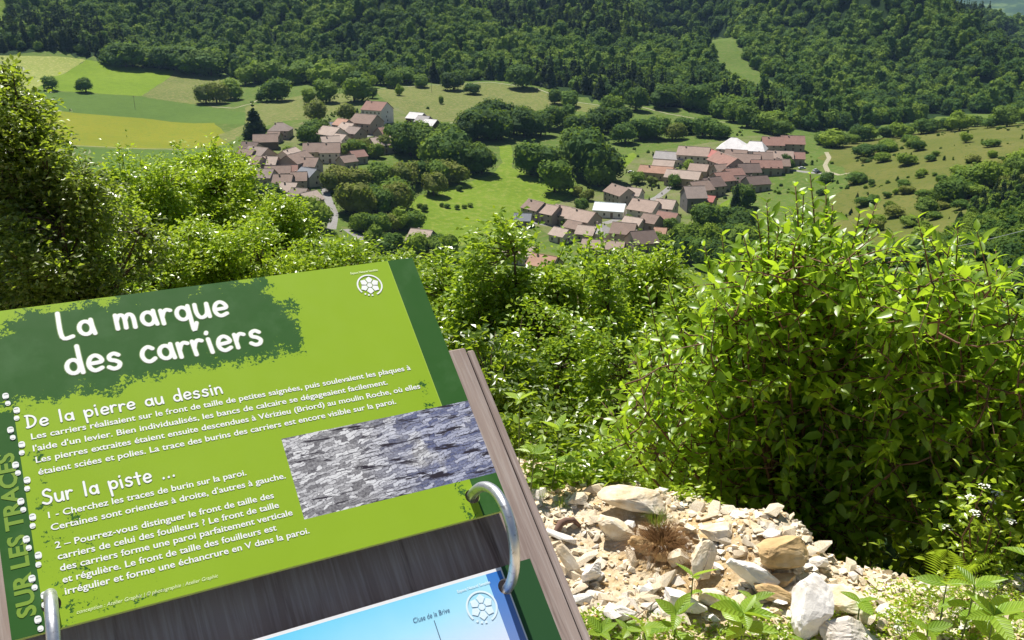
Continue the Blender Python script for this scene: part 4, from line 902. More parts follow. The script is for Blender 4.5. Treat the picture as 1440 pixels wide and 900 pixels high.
def bush(name, base, targets, extra, label, nleaf, leaf, seed, nsingle=290, cat='bush', mk='bushleaf', sm='stem', spacing=.035, sub=9):
    """stems run from the base to the target points, carry side shoots, and leaves in opposite pairs; extra points carry short leafy twigs inside the mass"""
    r = random.Random(seed); t = empty(name, tuple(base)); tag(t, label, cat); B = MB(); items = []; sp = []
    def leafy(Pc, st):
        L = sum((Pc[i+1]-Pc[i]).length for i in range(len(Pc)-1)); n = max(2, int(L*(1-st)/spacing)); ang = r.uniform(0,3)
        for i in range(n+1):
            u = st+(1-st)*i/n; f = u*(len(Pc)-1); j = min(len(Pc)-2, int(f)); p = Pc[j].lerp(Pc[j+1], f-j); d = (Pc[j+1]-Pc[j]).normalized(); ang += math.pi/2+r.uniform(-.3,.3)
            for sg in (0, math.pi):
                o_ = d.orthogonal(); o_.rotate(Matrix.Rotation(ang+sg, 3, d)); D = (o_*.9+d*(.45+.6*u)+Vector((0,0,r.uniform(-.12,.45)))).normalized()
                sz = leaf*r.uniform(.6,1.3)*(1-.4*max(0,u-.8)/.2); items.append((p, D, Vector((r.gauss(0,.4),r.gauss(0,.4),1)), sz))
    for tg in targets:
        e = Vector(tg)-base; l = e.length; s0 = Vector((r.gauss(0,.06), r.gauss(0,.06), -.05)); out = Vector((e.x, e.y, 0))
        mid = e*.5+Vector((0,0,.10*l))+out*r.uniform(-.12,.10)+Vector((r.gauss(0,.07),r.gauss(0,.07),r.gauss(0,.05)))
        P = [s0.lerp(mid, u).lerp(mid.lerp(e, u), u)+Vector((math.sin(u*9+l*7),math.cos(u*8+l*5),0))*.012 for u in [i/14 for i in range(15)]]
        B.tube(P, [.010*(1-.85*i/14)*min(1.2,l) for i in range(15)], 5); sp += P[3:]; leafy(P, .5)
        for q in range(sub):
            u = r.uniform(.25, .97); p = P[int(u*14)]; d = (P[min(14,int(u*14)+1)]-P[max(0,int(u*14)-1)]).normalized()
            sd = d.orthogonal(); sd.rotate(Matrix.Rotation(r.uniform(0,6.28), 3, d)); dd = (d*.6+sd*1.0+Vector((0,0,.2))).normalized(); ll = r.uniform(.10,.30)*(1.15-u*.6)
            Q = [p+dd*ll*i/6+Vector((0,0,-.03*(i/6)**2)) for i in range(7)]; B.tube(Q, [.0028*(1-.6*i/6) for i in range(7)], 3); leafy(Q, .0)
    if len(extra):
        ND = np.array([p[:] for p in sp])
        EX_ = np.array([tuple(Vector(q)-base) for q in extra]); dd_ = np.array([np.min(np.linalg.norm(ND-q, axis=1)) for q in EX_])
        for q in EX_[np.argsort(dd_)]:
            s = Vector(ND[int(np.argmin(np.linalg.norm(ND-q, axis=1)))]); q = Vector(q); d = (q-s)
            d = (d.normalized() if d.length > .01 else Vector((0,0,1)))+Vector((r.gauss(0,.4),r.gauss(0,.4),.25+r.gauss(0,.3))); d.normalize(); ll = r.uniform(.10,.22)
            Q = [q+d*ll*(i/5)+Vector((0,0,-.02*(i/5)**2)) for i in range(6)]; B.tube([s, s.lerp(q,.5)+Vector((0,0,-.01))]+Q, [.004,.0034]+[.003*(1-.6*i/5) for i in range(6)], 3); leafy(Q, .0); ND = np.vstack([ND, np.array(q[:])[None], np.array(((s+q)/2)[:])[None]])
    r.shuffle(items); items = items[:nleaf]
    cv = Vector((0,0,CAMZ)); key = lambda it: ((base+it[0])-cv).length-it[3]*2
    order = sorted(items, key=key); near_, rest = order[:nsingle], order[nsingle:]
    B.obj('stem', M[sm], t, True); ms = LEAVES if mk == 'bushleaf' else SEEDL
    for (p, D, N, sz) in near_:
        o = link('leaf', ms[r.randrange(len(ms))], t); o.matrix_local = Matrix.Translation(p) @ frame(D, N).to_4x4() @ Matrix.Scale(sz, 4)
    if rest:
        C = np.array([i[0][:] for i in rest]); D = np.array([i[1][:] for i in rest]); N = np.array([i[2][:] for i in rest]); L = np.array([i[3] for i in rest]); g = np.random.default_rng(seed)
        V, F, kk = leaves_np(C, D, N, L, L*g.uniform(.40,.54,len(L)), True, .14); o = link('foliage', mesh_np('foliage', V, F, M[mk], True, np.repeat(g.uniform(0,1,len(L)), kk)), t, 'stuff')
    return t
SEEDL = [leaf_single(M['seedleaf'], W, 8, c) for W, c in ((.5,.15),(.55,.05),(.45,.3))]
def bush_targets(outline, n, r0, r1, seed, inner=.55):
    g = random.Random(seed); out = []; poly = outline; A = np.array(poly); lo, hi = A.min(0), A.max(0)
    while len(out) < n:
        p = (g.uniform(lo[0], hi[0]), g.uniform(lo[1], hi[1]))
        if inpoly(np.array([p]), poly)[0]: out.append(at(p[0], p[1], g.uniform(r0, r1)))
    return out
O1 = [(880,585),(910,530),(962,475),(1018,432),(1050,388),(1088,350),(1120,330),(1165,345),(1215,375),(1255,410),(1280,500),(1270,620),(1230,770),(1170,790),(1090,750),(1000,705),(900,690),(860,640)]
B1 = Vector(at(1120,700,3.35)); B1.z = float(near(B1.x, B1.y)[0])
tg = bush_targets(O1, 60, 3.1, 4.1, 3)+[at(*q) for q in ((1128,275,3.3),(1075,285,3.4),(1150,320,3.35),(1205,300,3.3),(985,345,3.5),(1010,330,3.5),(905,400,3.6),(935,400,3.4),(1180,330,3.4),(1100,300,3.5),(1230,285,3.4),(1060,300,3.4),(1168,288,3.3),(1215,335,3.4),(1262,362,3.4),(1140,245,3.35),(1118,262,3.3),(1160,262,3.4),(1090,318,3.3),(1250,330,3.4),(1010,365,3.4),(880,540,3.1),(870,600,2.9),(1040,330,3.3))]
bush('leafy_bush', B1, tg, bush_targets(O1, 1200, 3.1, 4.2, 13), 'big leafy bush with glossy pointed leaves filling the right half, just past the rubble', 22000, .055, 4, sub=6)
O2 = [(1240,430),(1285,390),(1340,370),(1400,410),(1450,470),(1560,500),(1560,720),(1400,740),(1300,760),(1230,640)]
B2 = Vector(at(1370,700,3.4)); B2.z = float(near(B2.x, B2.y)[0])
tg = bush_targets(O2, 42, 3.0, 4.1, 5)+[at(*q) for q in ((1340,318,3.3),(1330,345,3.3),(1410,400,3.3),(1290,360,3.4),(1432,440,3.2),(1390,370,3.4))]
bush('leafy_bush', B2, tg, bush_targets(O2, 800, 3.0, 4.1, 15), 'second glossy leafy bush at the right edge, behind the white flower heads', 16000, .056, 6, sub=6)

# ---------------------------------------------------------------- small plants on the rubble
def seedling(px, py, h, nl, leaf, label, seed, lean=(0,0), name='seedling', up=.2):
    """a stem rooted in the stones with a whorl of veined leaves at its tip and a few below"""
    r = random.Random(seed); b = nhit(px, py); t = empty(name, tuple(b)); tag(t, label, 'plant'); e = Vector((lean[0], lean[1], h)); P = [e*(i/6)+Vector((0,0,-.01 if i == 0 else 0))+Vector((lean[0]*.3*math.sin(i/6*3),0,0)) for i in range(7)]
    MB().tube(P, [.0028*(1-.5*i/6) for i in range(7)], 6).obj('stem', M['greenstem'], t, True)
    for i in range(nl):
        top = i < max(3, nl*.6); u = 1 if top else r.uniform(.35,.85); a = i*2.4+r.uniform(-.4,.4); D = Vector((math.cos(a), math.sin(a), r.uniform(-.1,.5)+(up if top else 0))).normalized(); s = 1.25*leaf*r.uniform(.7,1.15)
        o = link('leaf', SEEDL[r.randrange(3)], t); o.matrix_local = Matrix.Translation(P[int(u*6)]) @ frame(D, Vector((r.gauss(0,.3),r.gauss(0,.3),1))).to_4x4() @ Matrix.Scale(s, 4)
    return t
seedling(968,862,.115,4,.062,'three-leafed seedling in the middle of the rubble, tall thin stem',1,(.005,0))
seedling(948,905,.085,6,.066,'seedling with broad veined leaves at the bottom edge, left of the larger clump',2)
seedling(915,915,.07,4,.055,'narrow leafed sprig at the bottom edge left of the veined seedling',3,(-.02,0))
seedling(1040,925,.13,9,.078,'largest clump of bright veined leaves at the bottom centre of the rubble',4)
seedling(1050,885,.09,5,.045,'small bluish sprig right behind the largest veined clump',5,(.01,.0))
seedling(845,915,.05,7,.045,'pale green sprig at the bottom edge beside the wooden post',6)
seedling(880,915,.06,6,.04,'little sprig second from the wooden post at the bottom edge',7)
seedling(1205,880,.07,4,.05,'sprig with a long bent leaf right of the white slab',8)
seedling(1320,885,.13,4,.065,'veined sprig with a broad flat leaf at the lower right',9,(.0,0))
seedling(1350,905,.17,5,.07,'tall sprig with pointed leaves at the lower right corner',10,(.01,0))
seedling(1385,930,.13,7,.075,'broad leafed plant cut by the bottom edge near the right corner',11)
seedling(1445,905,.24,6,.07,'plant with a striped leaf entering at the right edge',12,(-.02,0),up=.0)
seedling(1300,915,.06,5,.05,'low sprig between the moss and the right corner plants',13)
seedling(1130,925,.04,5,.04,'small sprig at the foot of the tall white slab',14)
seedling(745,700,.16,7,.055,'yellowish shoot growing just behind the wooden post at the ledge edge',15,(.01,.0)); seedling(775,690,.22,8,.06,'upright shoot with pale pointed leaves right of the wooden post',16,(.02,0)); seedling(730,660,.26,7,.05,'hop-like shoot rising beside the wooden post',17)
def blades(name, px, py, n, h, w, spread, mat, label, seed, cat='grass', droop=.6, up=0.0):
    g = np.random.default_rng(seed); b = nhit(px, py); t = empty(name, tuple(b)); tag(t, label, cat); V = []; F = []; k = 0
    for i in range(n):
        a = g.uniform(0,6.28); q = spread*math.sqrt(g.random())*.4; x, y = q*math.cos(a), q*math.sin(a); a2 = a+g.normal(0,.5); hh = h*g.uniform(.5,1.1); dr = droop*g.uniform(.3,1.4); ww = w*g.uniform(.6,1.2)
        pts = [(x+math.cos(a2)*spread*dr*u*u*1.1, y+math.sin(a2)*spread*dr*u*u*1.1, up+hh*(u-dr*.8*u*u*u)) for u in (0,.25,.5,.75,1)]
        for j, p in enumerate(pts):
            s = ww*(1-j/4.2); V += [(p[0]-math.sin(a2)*s, p[1]+math.cos(a2)*s, p[2]), (p[0]+math.sin(a2)*s, p[1]-math.cos(a2)*s, p[2])]
        F += [(k+2*j, k+2*j+1, k+2*j+3, k+2*j+2) for j in range(4)]; k += 10
    link('blades', mesh_np('blades', V, np.array(F), mat), t, 'stuff'); return t
M['dry'] = leaf_mat('dry grass', [(.2,(.16,.085,.035)),(.5,(.30,.18,.08)),(.85,(.45,.31,.16))], (.4,.25,.1), .2, .8, .1); M['blade'] = leaf_mat('green grass blade', [(.2,(.12,.2,.02)),(.5,(.2,.3,.03)),(.85,(.3,.36,.05))], (.4,.5,.05), .4, .5, .3)
T1 = blades('grass_tuft', 930, 772, 650, .105, .0013, .105, M['dry'], 'tuft of dry brown grass on the crest of the rubble with green tips', 1, droop=.9)
V_ = blades('grass_tuft', 924, 742, 160, .085, .001, .06, M['blade'], 'green blades sprouting from the top of the dry tuft', 2, droop=.5)
blades('grass_tuft', 1085, 765, 90, .05, .0008, .06, M['dry'], 'thin dry straws on the mound above the ochre boulder', 3, droop=.8)
for i, (px, py, lb) in enumerate(((760,700,'small green grass tuft beside the post at the rubble crest'),(790,712,'second small grass tuft at the crest near the post'),(975,830,'few dry stalks leaning behind the three-leafed seedling'))):
    blades('grass_tuft', px, py, 60 if i < 2 else 12, .06, .001, .05, M['blade'] if i < 2 else M['dry'], lb, 4+i)
# root
p = nhit(793,752); t = MB().tube([Vector((-.035,-.02,-.01)),Vector((-.02,-.005,.018)),Vector((-.01,.01,.03)),Vector((.006,.02,.034)),Vector((.03,.03,.03)),Vector((.05,.028,.01))], [.008,.011,.0115,.010,.009,.006], 8).obj('root', simple('brown root', (.17,.10,.075), .85, .2, 0, .35, 40), None, True); t.location = p; tag(t, 'curved reddish brown root lying among the stones beside the post', 'root')
for i, (a, b_, lb) in enumerate((((860,905),(925,850),'thin grey twig lying between the seedlings at the bottom'),((1308,905),(1335,850),'grey stick poking up at the lower right behind the veined leaves'),((980,830),(1000,770),'dry stalk beside the cream triangular slab'))):
    A = nhit(*a)+Vector((0,0,.01)); B_ = Vector(at(b_[0], b_[1], math.hypot(A.x, A.y)+.05)) if i else nhit(*b_)+Vector((0,0,.015)); B_ = A+Vector((.025,.01,.07)) if i == 1 else B_; m = A.lerp(B_,.5)+Vector((.004,0,.008))
    o = MB().tube([A-A, m-A, B_-A], [.0022,.0018,.001] if i != 2 else [.0012,.001,.0008], 6).obj('twig', simple('grey twig', (.25,.2,.16), .8), None, True); o.location = A; tag(o, lb, 'twig')
# moss and creeping plants, lower right; leafy litter along the ledge edge
def cover(name, poly, n, leaf, mk, label, seed, hh=.05):
    g = np.random.default_rng(seed); A = np.array(poly); P = g.uniform(A.min(0), A.max(0), (n*2,2)); P = P[inpoly(P, poly)][:n]; grid = {}
    W = []
    for q in P:
        key = (int(q[0]//12), int(q[1]//12))
        if key not in grid: grid[key] = nhit(key[0]*12+6, key[1]*12+6)
        b = grid[key]; s = 12/FPX*2.6
        x, y = b.x+g.uniform(-.7,.7)*s, b.y+g.uniform(-.9,.9)*s*1.6; W.append((x, y))
    W = np.array(W); z = near(W[:,0], W[:,1]); lump = .5+.5*np.sin(W[:,0]*31+np.cos(W[:,1]*27)*2)
    C = np.column_stack([W, z+g.uniform(0,1,len(W))**1.5*hh*(.35+lump)]); D = g.normal(size=(len(W),3)); D[:,2] = np.abs(D[:,2])*.4; N = np.array([0,0,1.])+g.normal(size=(len(W),3))*.5; L = leaf*g.uniform(.6,1.3,len(W))
    V, F, kk = leaves_np(C, D, N, L, L*.55); o = link(name, mesh_np(name, V, F, M[mk], False, np.repeat(g.uniform(0,1,len(W)), kk)), None, 'stuff'); tag(o, label, 'ground cover'); return o
cover('ground_cover', [(1170,850),(1230,830),(1300,815),(1445,800),(1445,905),(1160,905)], 4200, .012, 'leaf_lime', 'mossy bright creeping plants among the white stones at the lower right', 1, .03)
cover('ground_cover', [(800,870),(870,885),(1000,890),(1130,880),(1160,905),(800,905)], 1500, .014, 'leaf_fresh', 'sparse small green plants along the bottom of the rubble', 2, .035)
cover('ground_cover', [(740,670),(900,655),(1010,695),(1010,712),(960,700),(880,684),(745,688)], 2600, .028, 'leaf_fresh', 'leafy low growth along the far edge of the rubble', 3, .10)
cover('ground_cover', [(1190,790),(1260,785),(1440,765),(1445,815),(1300,815)], 1500, .026, 'leaf_deep', 'dark low growth under the leafy bushes', 4, .10)
# fern-like fronds and white flower heads at the right
def frond(b, D, L, mat, par):
    S = D.cross(Vector((0,0,1))).normalized(); V = []; F = []
    for i in range(2, 22):
        u = i/22; c = D*L*u+Vector((0,0,L*.25*u*(1-u)*2)); w_ = L*.30*math.sin(math.pi*min(1,u*.9+.12))
        for sg in (-1,1):
            k = len(V); e = c+S*sg*w_+D*w_*.35; h = D*L*.016; V += [c-h, (c+e)/2-h*.9+Vector((0,0,.003)), e, (c+e)/2+h*.9+Vector((0,0,.003))]; F.append((k,k+1,k+2,k+3))
    o = link('frond', mesh_np('frond', [tuple(v) for v in V], np.array(F), mat, rnd=np.random.rand(len(V))), par); o.location = b; return o
fb = nhit(1325,842); t = empty('fern', tuple(fb)); tag(t, 'small feathery fern in front of the dark gap under the bushes', 'fern')
for i, (dx, dz, L) in enumerate(((.5,.9,.2),(-.2,1,.2),(-.8,.7,.17),(.1,.6,.18),(.9,.5,.16))): frond(Vector((0,0,0)), Vector((dx,-.3,dz)).normalized(), L, M['leaf_fresh'], t)
M['petal'] = simple('white petals', (.82,.82,.72), .6, .2, 0, .03)
fb = Vector(at(1375,800,2.75)); fb.z = float(near(fb.x, fb.y)[0]); t = empty('flowering_shrub', tuple(fb)); tag(t, 'straggly shrub with small white flower heads at the right edge', 'flowering shrub'); b = MB(); g = random.Random(9)
for (px, py) in ((1384,684),(1392,707),(1372,722),(1421,734),(1332,742),(1403,694),(1366,700)):
    e = Vector(at(px, py, 2.75+g.uniform(-.15,.1)))-fb; b.tube([Vector((g.uniform(-.05,.05),0,0)), e*.5+Vector((g.uniform(-.05,.05),0,.03)), e], [.003,.0022,.0014], 5); m = MB()
    for i in range(26):
        a = g.uniform(0,6.28); q = .016*math.sqrt(g.random()); c = e+Vector((q*math.cos(a), q*math.sin(a), .006*(1-(q/.016)**2)+g.uniform(-.002,.002))); s = .0032; th = g.uniform(0,1.5)
        m.add([c+Vector((s*math.cos(th+1.571*j), s*math.sin(th+1.571*j), g.uniform(-.001,.0015))) for j in range(4)], [(0,1,2,3)])
    m.obj('flower_head', M['petal'], t)
b.obj('stem', M['stem'], t, True)
C = []; 
for v in b.v[::3]: C += [v]*3
C = np.array(C)+np.random.default_rng(3).normal(0,.035,(len(C),3)); n = len(C); gg = np.random.default_rng(4); C = np.repeat(C, 5, 0)+gg.normal(0,.03,(n*5,3)); n = len(C)
V, F, kk = leaves_np(C, gg.normal(size=(n,3))*(1,1,.4), np.array([0,0,1.])+gg.normal(size=(n,3))*.5, gg.uniform(.018,.034,n), gg.uniform(.009,.016,n), True); link('foliage', mesh_np('foliage', V, F, M['leaf_lime'], False, np.repeat(gg.uniform(0,1,n), kk)), t, 'stuff')

# ---------------------------------------------------------------- the information board
BO = Vector((-.1072973, .9967269, 1.3239237)); BR = Matrix(((.88616606,-.35683486,.2955987),(.46335395,.68733843,-.55934695),(-.00358186,.63264111,.77443683)))
BM4 = Matrix.Translation(BO) @ BR.to_4x4()          # board frame: u to the right, v up the slope of the desk, n off its face
bmid = BM4 @ Vector((-.21,-.42,-.06)); BASE = Vector((bmid.x, bmid.y, float(near(bmid.x, bmid.y)[0])))
BOARD = empty('information_board', BASE); tag(BOARD, 'slanted wooden information board with a lime green flip panel titled La marque des carriers', 'information board')
LOC = Matrix.Translation(-BASE) @ BM4
def onboard(name, me, parent=BOARD, m=None):
    o = link(name, me, parent)
    if parent is BOARD: o.matrix_local = LOC if m is None else LOC @ m
    elif m is not None: o.matrix_local = m
    return o
# weathered wood
def wood_mat(name, c1, c2, c3):
    k = NT(name, .85, .15); o = k.coord('Object', (60, 3.2, 60)); o2 = k.coord('Object', (16, 2.0, 16)); fine = k.coord('Object', (330, 14, 330))
    a = k.noise(o, 1, 6, .65, .6); b = k.noise(o2, 1, 4, .6, .8); f = k.noise(fine, 1, 3, .6)
    c = k.mix(k.ramp(b, [(.38,(0,0,0)),(.62,(1,1,1))]), c1, c2)
    c = k.mix(k.math('MULTIPLY', k.ramp(a, [(.30,(1,1,1)),(.42,(0,0,0))]), .8), c, c3)
    c = k.mix(k.math('MULTIPLY', k.ramp(f, [(.45,(0,0,0)),(.7,(1,1,1))]), .45), c, (.54,.48,.44)); k.col(c)
    k.bump(k.math('ADD', k.math('MULTIPLY', a, .8), k.math('MULTIPLY', f, .3)), .7, .003); return k.m
M['wood'] = wood_mat('weathered wood', (.37,.295,.26), (.26,.195,.17), (.09,.06,.05))
def plank(u0, u1, v0, v1, n0, n1, nm='plank', par=BOARD):
    bm = bmesh.new(); bmesh.ops.create_cube(bm, size=1)
    for v in bm.verts: v.co = Vector(((u0+u1)/2+v.co.x*(u1-u0), (v0+v1)/2+v.co.y*(v1-v0), (n0+n1)/2+v.co.z*(n1-n0)))
    bmesh.ops.bevel(bm, geom=bm.edges[:], offset=.0012, segments=1, affect='EDGES'); me = bpy.data.meshes.new(nm); bm.to_mesh(me); bm.free(); me.materials.append(M['wood']); return onboard(nm, me)
NW = -.028
ed = [-.462,.0335]
for i in range(1): plank(ed[i], ed[i+1]-.0014, -.66+.002*(i%2), -.104, NW-.03, NW-(.0012*(i%2)))
plank(.0343, .042, -.66, -.107, NW-.03, NW-.0025, 'edge_strip')
for v in (-.16,-.60): plank(-.45,.03, v-.04, v+.04, NW-.056, NW-.0305, 'batten')
for u in (-.40,-.03):       # legs down to the ground
    tp = BM4 @ Vector((u, -.30, NW-.045)); bz = float(near(tp.x, tp.y)[0]); m = MB().box(-.04,.04,-.04,.04,bz-.3-tp.z,0); o = link('post', m.mesh('post', M['wood']), BOARD); o.location = tp-BASE; o.rotation_euler = (0,0,R_(27))
# ---- panels
def splat(k, sep, noise_a, noise_b, shapes):
    """union of soft boxes in panel coordinates (metres) roughened by noise; returns 0..1 mask"""
    best = None
    for (cu, cv, hu, hv, lvl, soft) in shapes:
        du = k.math('MAXIMUM', k.math('SUBTRACT', k.math('ABSOLUTE', k.math('SUBTRACT', sep.outputs[0], cu)), hu), 0)
        dv = k.math('MAXIMUM', k.math('SUBTRACT', k.math('ABSOLUTE', k.math('SUBTRACT', sep.outputs[1], cv)), hv), 0)
        d = k.math('SQRT', k.math('ADD', k.math('MULTIPLY', du, du), k.math('MULTIPLY', dv, dv)))
        v = k.math('SUBTRACT', lvl, k.math('DIVIDE', d, soft)); best = v if best is None else k.math('MAXIMUM', best, v)
    s = k.math('ADD', best, k.math('ADD', k.math('MULTIPLY', k.math('SUBTRACT', noise_a, .5), 2.6), k.math('MULTIPLY', k.math('SUBTRACT', noise_b, .5), 3.0)))
    return k.math('GREATER_THAN', s, 0)
LIME = (.3,.45,.025); DKG = (.032,.108,.020)
def rect(k, sep, u0, u1, v0, v1):
    a = k.math('MULTIPLY', k.math('GREATER_THAN', sep.outputs[0], u0), k.math('LESS_THAN', sep.outputs[0], u1))
    return k.math('MULTIPLY', a, k.math('MULTIPLY', k.math('GREATER_THAN', sep.outputs[1], v0), k.math('LESS_THAN', sep.outputs[1], v1)))
def print_top():
    k = NT('printed lime panel', .42, .18); co = k.coord(); sep = k.n('SeparateXYZ'); k.l(co, sep.inputs[0])
    na = k.noise(co, 70, 3, .6); nb = k.noise(co, 330, 4, .75)
    lime = k.mix(k.noise(co, 9, 3), (.258,.405,.021), (.296,.455,.028)); dk = k.mix(k.ramp(k.noise(co, 22, 4, .6), [(.5,(0,0,0)),(.8,(1,1,1))]), DKG, (.06,.15,.045))
    m = splat(k, sep, na, nb, [(-.275,-.048,.098,.024,1.3,.015),(-.40,-.060,.045,.018,1.2,.016),(-.245,-.012,.045,.02,.7,.018),(-.325,-.086,.010,.006,.7,.012),(-.165,-.060,.010,.016,.8,.018),(-.345,-.03,.03,.008,.3,.014),
        (-.19,-.012,.03,.012,.05,.016),(-.37,-.25,.012,.045,-.42,.02),(-.385,-.20,.002,.06,-.32,.015),(-.36,-.285,.05,.006,-.34,.012),(-.040,-.166,.004,.016,-.15,.012),(-.041,-.272,.002,.022,-.1,.010)])
    stripe = k.math('MAXIMUM', k.math('GREATER_THAN', sep.outputs[0], -.0283), k.math('MULTIPLY', k.math('LESS_THAN', sep.outputs[0], -.3965), k.math('LESS_THAN', k.math('ADD', sep.outputs[1], k.math('MULTIPLY', nb, .02)), -.092)))
    c = k.mix(k.math('MAXIMUM', m, stripe), lime, dk)
    line = rect(k, sep, -.0287, -.0280, -.1785, 0); c = k.mix(k.math('MULTIPLY', line, .5), c, (.5,.68,.12))
    # the printed picture of a quarry face: bedding planes broken into thin blocks
    mp = k.n('Mapping'); mp.inputs['Scale'].default_value = (26, 250, 1); mp.inputs['Rotation'].default_value = (0,0,R_(-6)); k.l(co, mp.inputs[0])
    mp.inputs['Scale'].default_value = (1, 1, 1); mp.inputs['Rotation'].default_value = (0,0,R_(-9))
    ds = k.n('TexNoise'); ds.inputs['Scale'].default_value = 38; ds.inputs['Detail'].default_value = 5; ds.inputs['Roughness'].default_value = .65; k.l(co, ds.inputs[0]); av = k.n('VectorMath', operation='MULTIPLY_ADD'); k.l(ds.outputs['Color'], av.inputs[0]); av.inputs[1].default_value = (.03,.017,0); k.l(mp.outputs[0], av.inputs[2])
    bk = k.n('TexBrick'); k.l(av.outputs[0], bk.inputs[0]); bk.inputs['Scale'].default_value = 1; bk.inputs['Brick Width'].default_value = .013; bk.inputs['Row Height'].default_value = .0030; bk.inputs['Mortar Size'].default_value = .00032; bk.inputs['Mortar Smooth'].default_value = .4
    bk.inputs['Color1'].default_value = (0,0,0,1); bk.inputs['Color2'].default_value = (1,1,1,1); bk.inputs['Mortar'].default_value = (.5,.5,.5,1); bk.offset = .37; bk.squash = .6; bk.squash_frequency = 3
    sc = k.n('SeparateColor'); k.l(bk.outputs['Color'], sc.inputs[0]); crack = k.math('SUBTRACT', 1, bk.outputs['Fac'])
    mp2 = k.n('Mapping'); mp2.inputs['Scale'].default_value = (26, 230, 1); mp2.inputs['Rotation'].default_value = (0,0,R_(-9)); k.l(co, mp2.inputs[0]); bed = k.math('MINIMUM', k.noise(mp2.outputs[0], 1, 5, .7, .5), k.math('ADD', k.noise(mp2.outputs[0], .5, 4, .65, .8), .055))
    tone = k.math('ADD', k.math('MULTIPLY', sc.outputs[0], .45), k.math('MULTIPLY', k.noise(co, 420, 4, .7), .6))
    rc = k.ramp(tone, [(.2,(.05,.045,.055)),(.42,(.29,.285,.295)),(.6,(.60,.595,.61)),(.85,(.80,.80,.80))])
    blue = k.math('MULTIPLY', k.ramp(k.noise(co, 17, 2), [(.42,(0,0,0)),(.58,(1,1,1))]), k.ramp(sep.outputs[0], [(0,(0,0,0)),(1,(1,1,1))]))
    mr = k.n('MapRange'); k.l(sep.outputs[0], mr.inputs[0]); mr.inputs[1].default_value = -.125; mr.inputs[2].default_value = -.06; mr.inputs[4].default_value = .8
    rc = k.mix(k.math('MULTIPLY', k.ramp(k.noise(co, 19, 3, .6), [(.36,(0,0,0)),(.46,(1,1,1))]), mr.outputs[0]), rc, k.mix(.55, (.03,.085,.36), rc, 'MIX'), 'MIX')
    rc = k.mix(k.math('MULTIPLY', k.math('SUBTRACT', 1, crack), .72), rc, (.035,.03,.045)); rc = k.mix(k.ramp(bed, [(.40,(1,1,1)),(.45,(0,0,0))]), rc, (.03,.025,.035))
    c = k.mix(rect(k, sep, -.187, .001, -.2585, -.1785), c, rc); k.col(c)
    k.put(k.b.inputs['Roughness'], k.math('ADD', .34, k.math('MULTIPLY', k.noise(co, 50, 4), .2))); return k.m
def print_low():
    k = NT('printed view panel', .4, .2); co = k.coord(); sep = k.n('SeparateXYZ'); k.l(co, sep.inputs[0])
    f = k.math('ADD', k.math('MULTIPLY', k.math('ADD', sep.outputs[1], .345), -7.5), k.math('MULTIPLY', k.math('ADD', sep.outputs[0], .26), 1.5)); f = k.math('ADD', f, k.math('MULTIPLY', k.math('SUBTRACT', k.noise(co, 12, 3), .5), .25))
    c = k.ramp(f, [(.05,(.13,.60,.86)),(.45,(.38,.74,.90)),(.8,(.68,.74,.88))])
    fb = k.math('MULTIPLY', k.math('ADD', sep.outputs[1], .345), -12); c = k.mix(rect(k, sep, -.046, -.0312, -.66, -.348), c, k.ramp(fb, [(0,(.035,.20,.60)),(1,(.20,.27,.52))]))
    hill = k.math('LESS_THAN', sep.outputs[1], k.math('ADD', -.424, k.math('MULTIPLY', k.math('SINE', k.math('MULTIPLY', sep.outputs[0], 60)), .012))); hill = k.math('MULTIPLY', hill, k.math('GREATER_THAN', sep.outputs[0], -.085))
    c = k.mix(hill, c, k.mix(k.noise(co, 90, 4), (.03,.07,.30), (.10,.16,.42)))
    c = k.mix(rect(k, sep, -.0312, -.0298, -.66, -.34), c, (.75,.78,.78)); c = k.mix(rect(k, sep, -.42, -.0298, -.3492, -.34), c, (.8,.8,.8)); c = k.mix(rect(k, sep, -.0298, .01, -.66, -.34), c, (.028,.085,.03)); k.col(c); return k.m
def panel(name, u0, u1, v0, v1, mat, holes, edge):
    pts = [(u0,v0),(u1,v0),(u1,v1),(u0,v1)]; E = [(0,1),(1,2),(2,3),(3,0)]
    for hu, hv, hr in holes:
        b = len(pts); pts += [(hu+hr*math.cos(2*math.pi*i/20), hv+hr*math.sin(2*math.pi*i/20)) for i in range(20)]; E += [(b+i, b+(i+1)%20) for i in range(20)]
    v, e, f, *_ = geometry.delaunay_2d_cdt([Vector(p) for p in pts], E, [], 0, 1e-6)
    fs = [tuple(q) for q in f if not any((sum((v[i] for i in q), Vector((0,0)))/3-Vector((h[0],h[1]))).length < h[2]*.98 for h in holes)]
    n = len(v); V = [(p.x,p.y,0) for p in v]+[(p.x,p.y,-.0045) for p in v]; F = list(fs)+[tuple(i+n for i in q[::-1]) for q in fs]; ec = {}
    for q in fs:
        for i in range(3): ec.setdefault(tuple(sorted((q[i],q[(i+1)%3]))), []).append((q[i],q[(i+1)%3]))
    nb = len(fs); 
    for kk, l in ec.items():
        if len(l) == 1: a, b = l[0]; F.append((b, a, a+n, b+n))
    me = bpy.data.meshes.new(name); me.from_pydata(V, [], F); me.materials.append(mat); me.materials.append(edge)
    for i, p in enumerate(me.polygons): p.material_index = 0 if i < nb else 1
    return onboard(name, me)
M['edge_lime'] = simple('panel edge', (.42,.55,.16), .5); M['edge_white'] = simple('white panel edge', (.75,.75,.73), .5)
UP = panel('flip_panel', -.42, 0, -.2965, 0, print_top(), [(-.3905,-.2765,.0072),(-.0315,-.2755,.0072)], M['edge_lime'])
LO = panel('lower_panel', -.42, 0, -.643, -.3465, print_low(), [(-.3905,-.3645,.0072),(-.0320,-.3645,.0072)], M['edge_white']); LO['label'] = 'sky blue lower panel picturing a gorge'
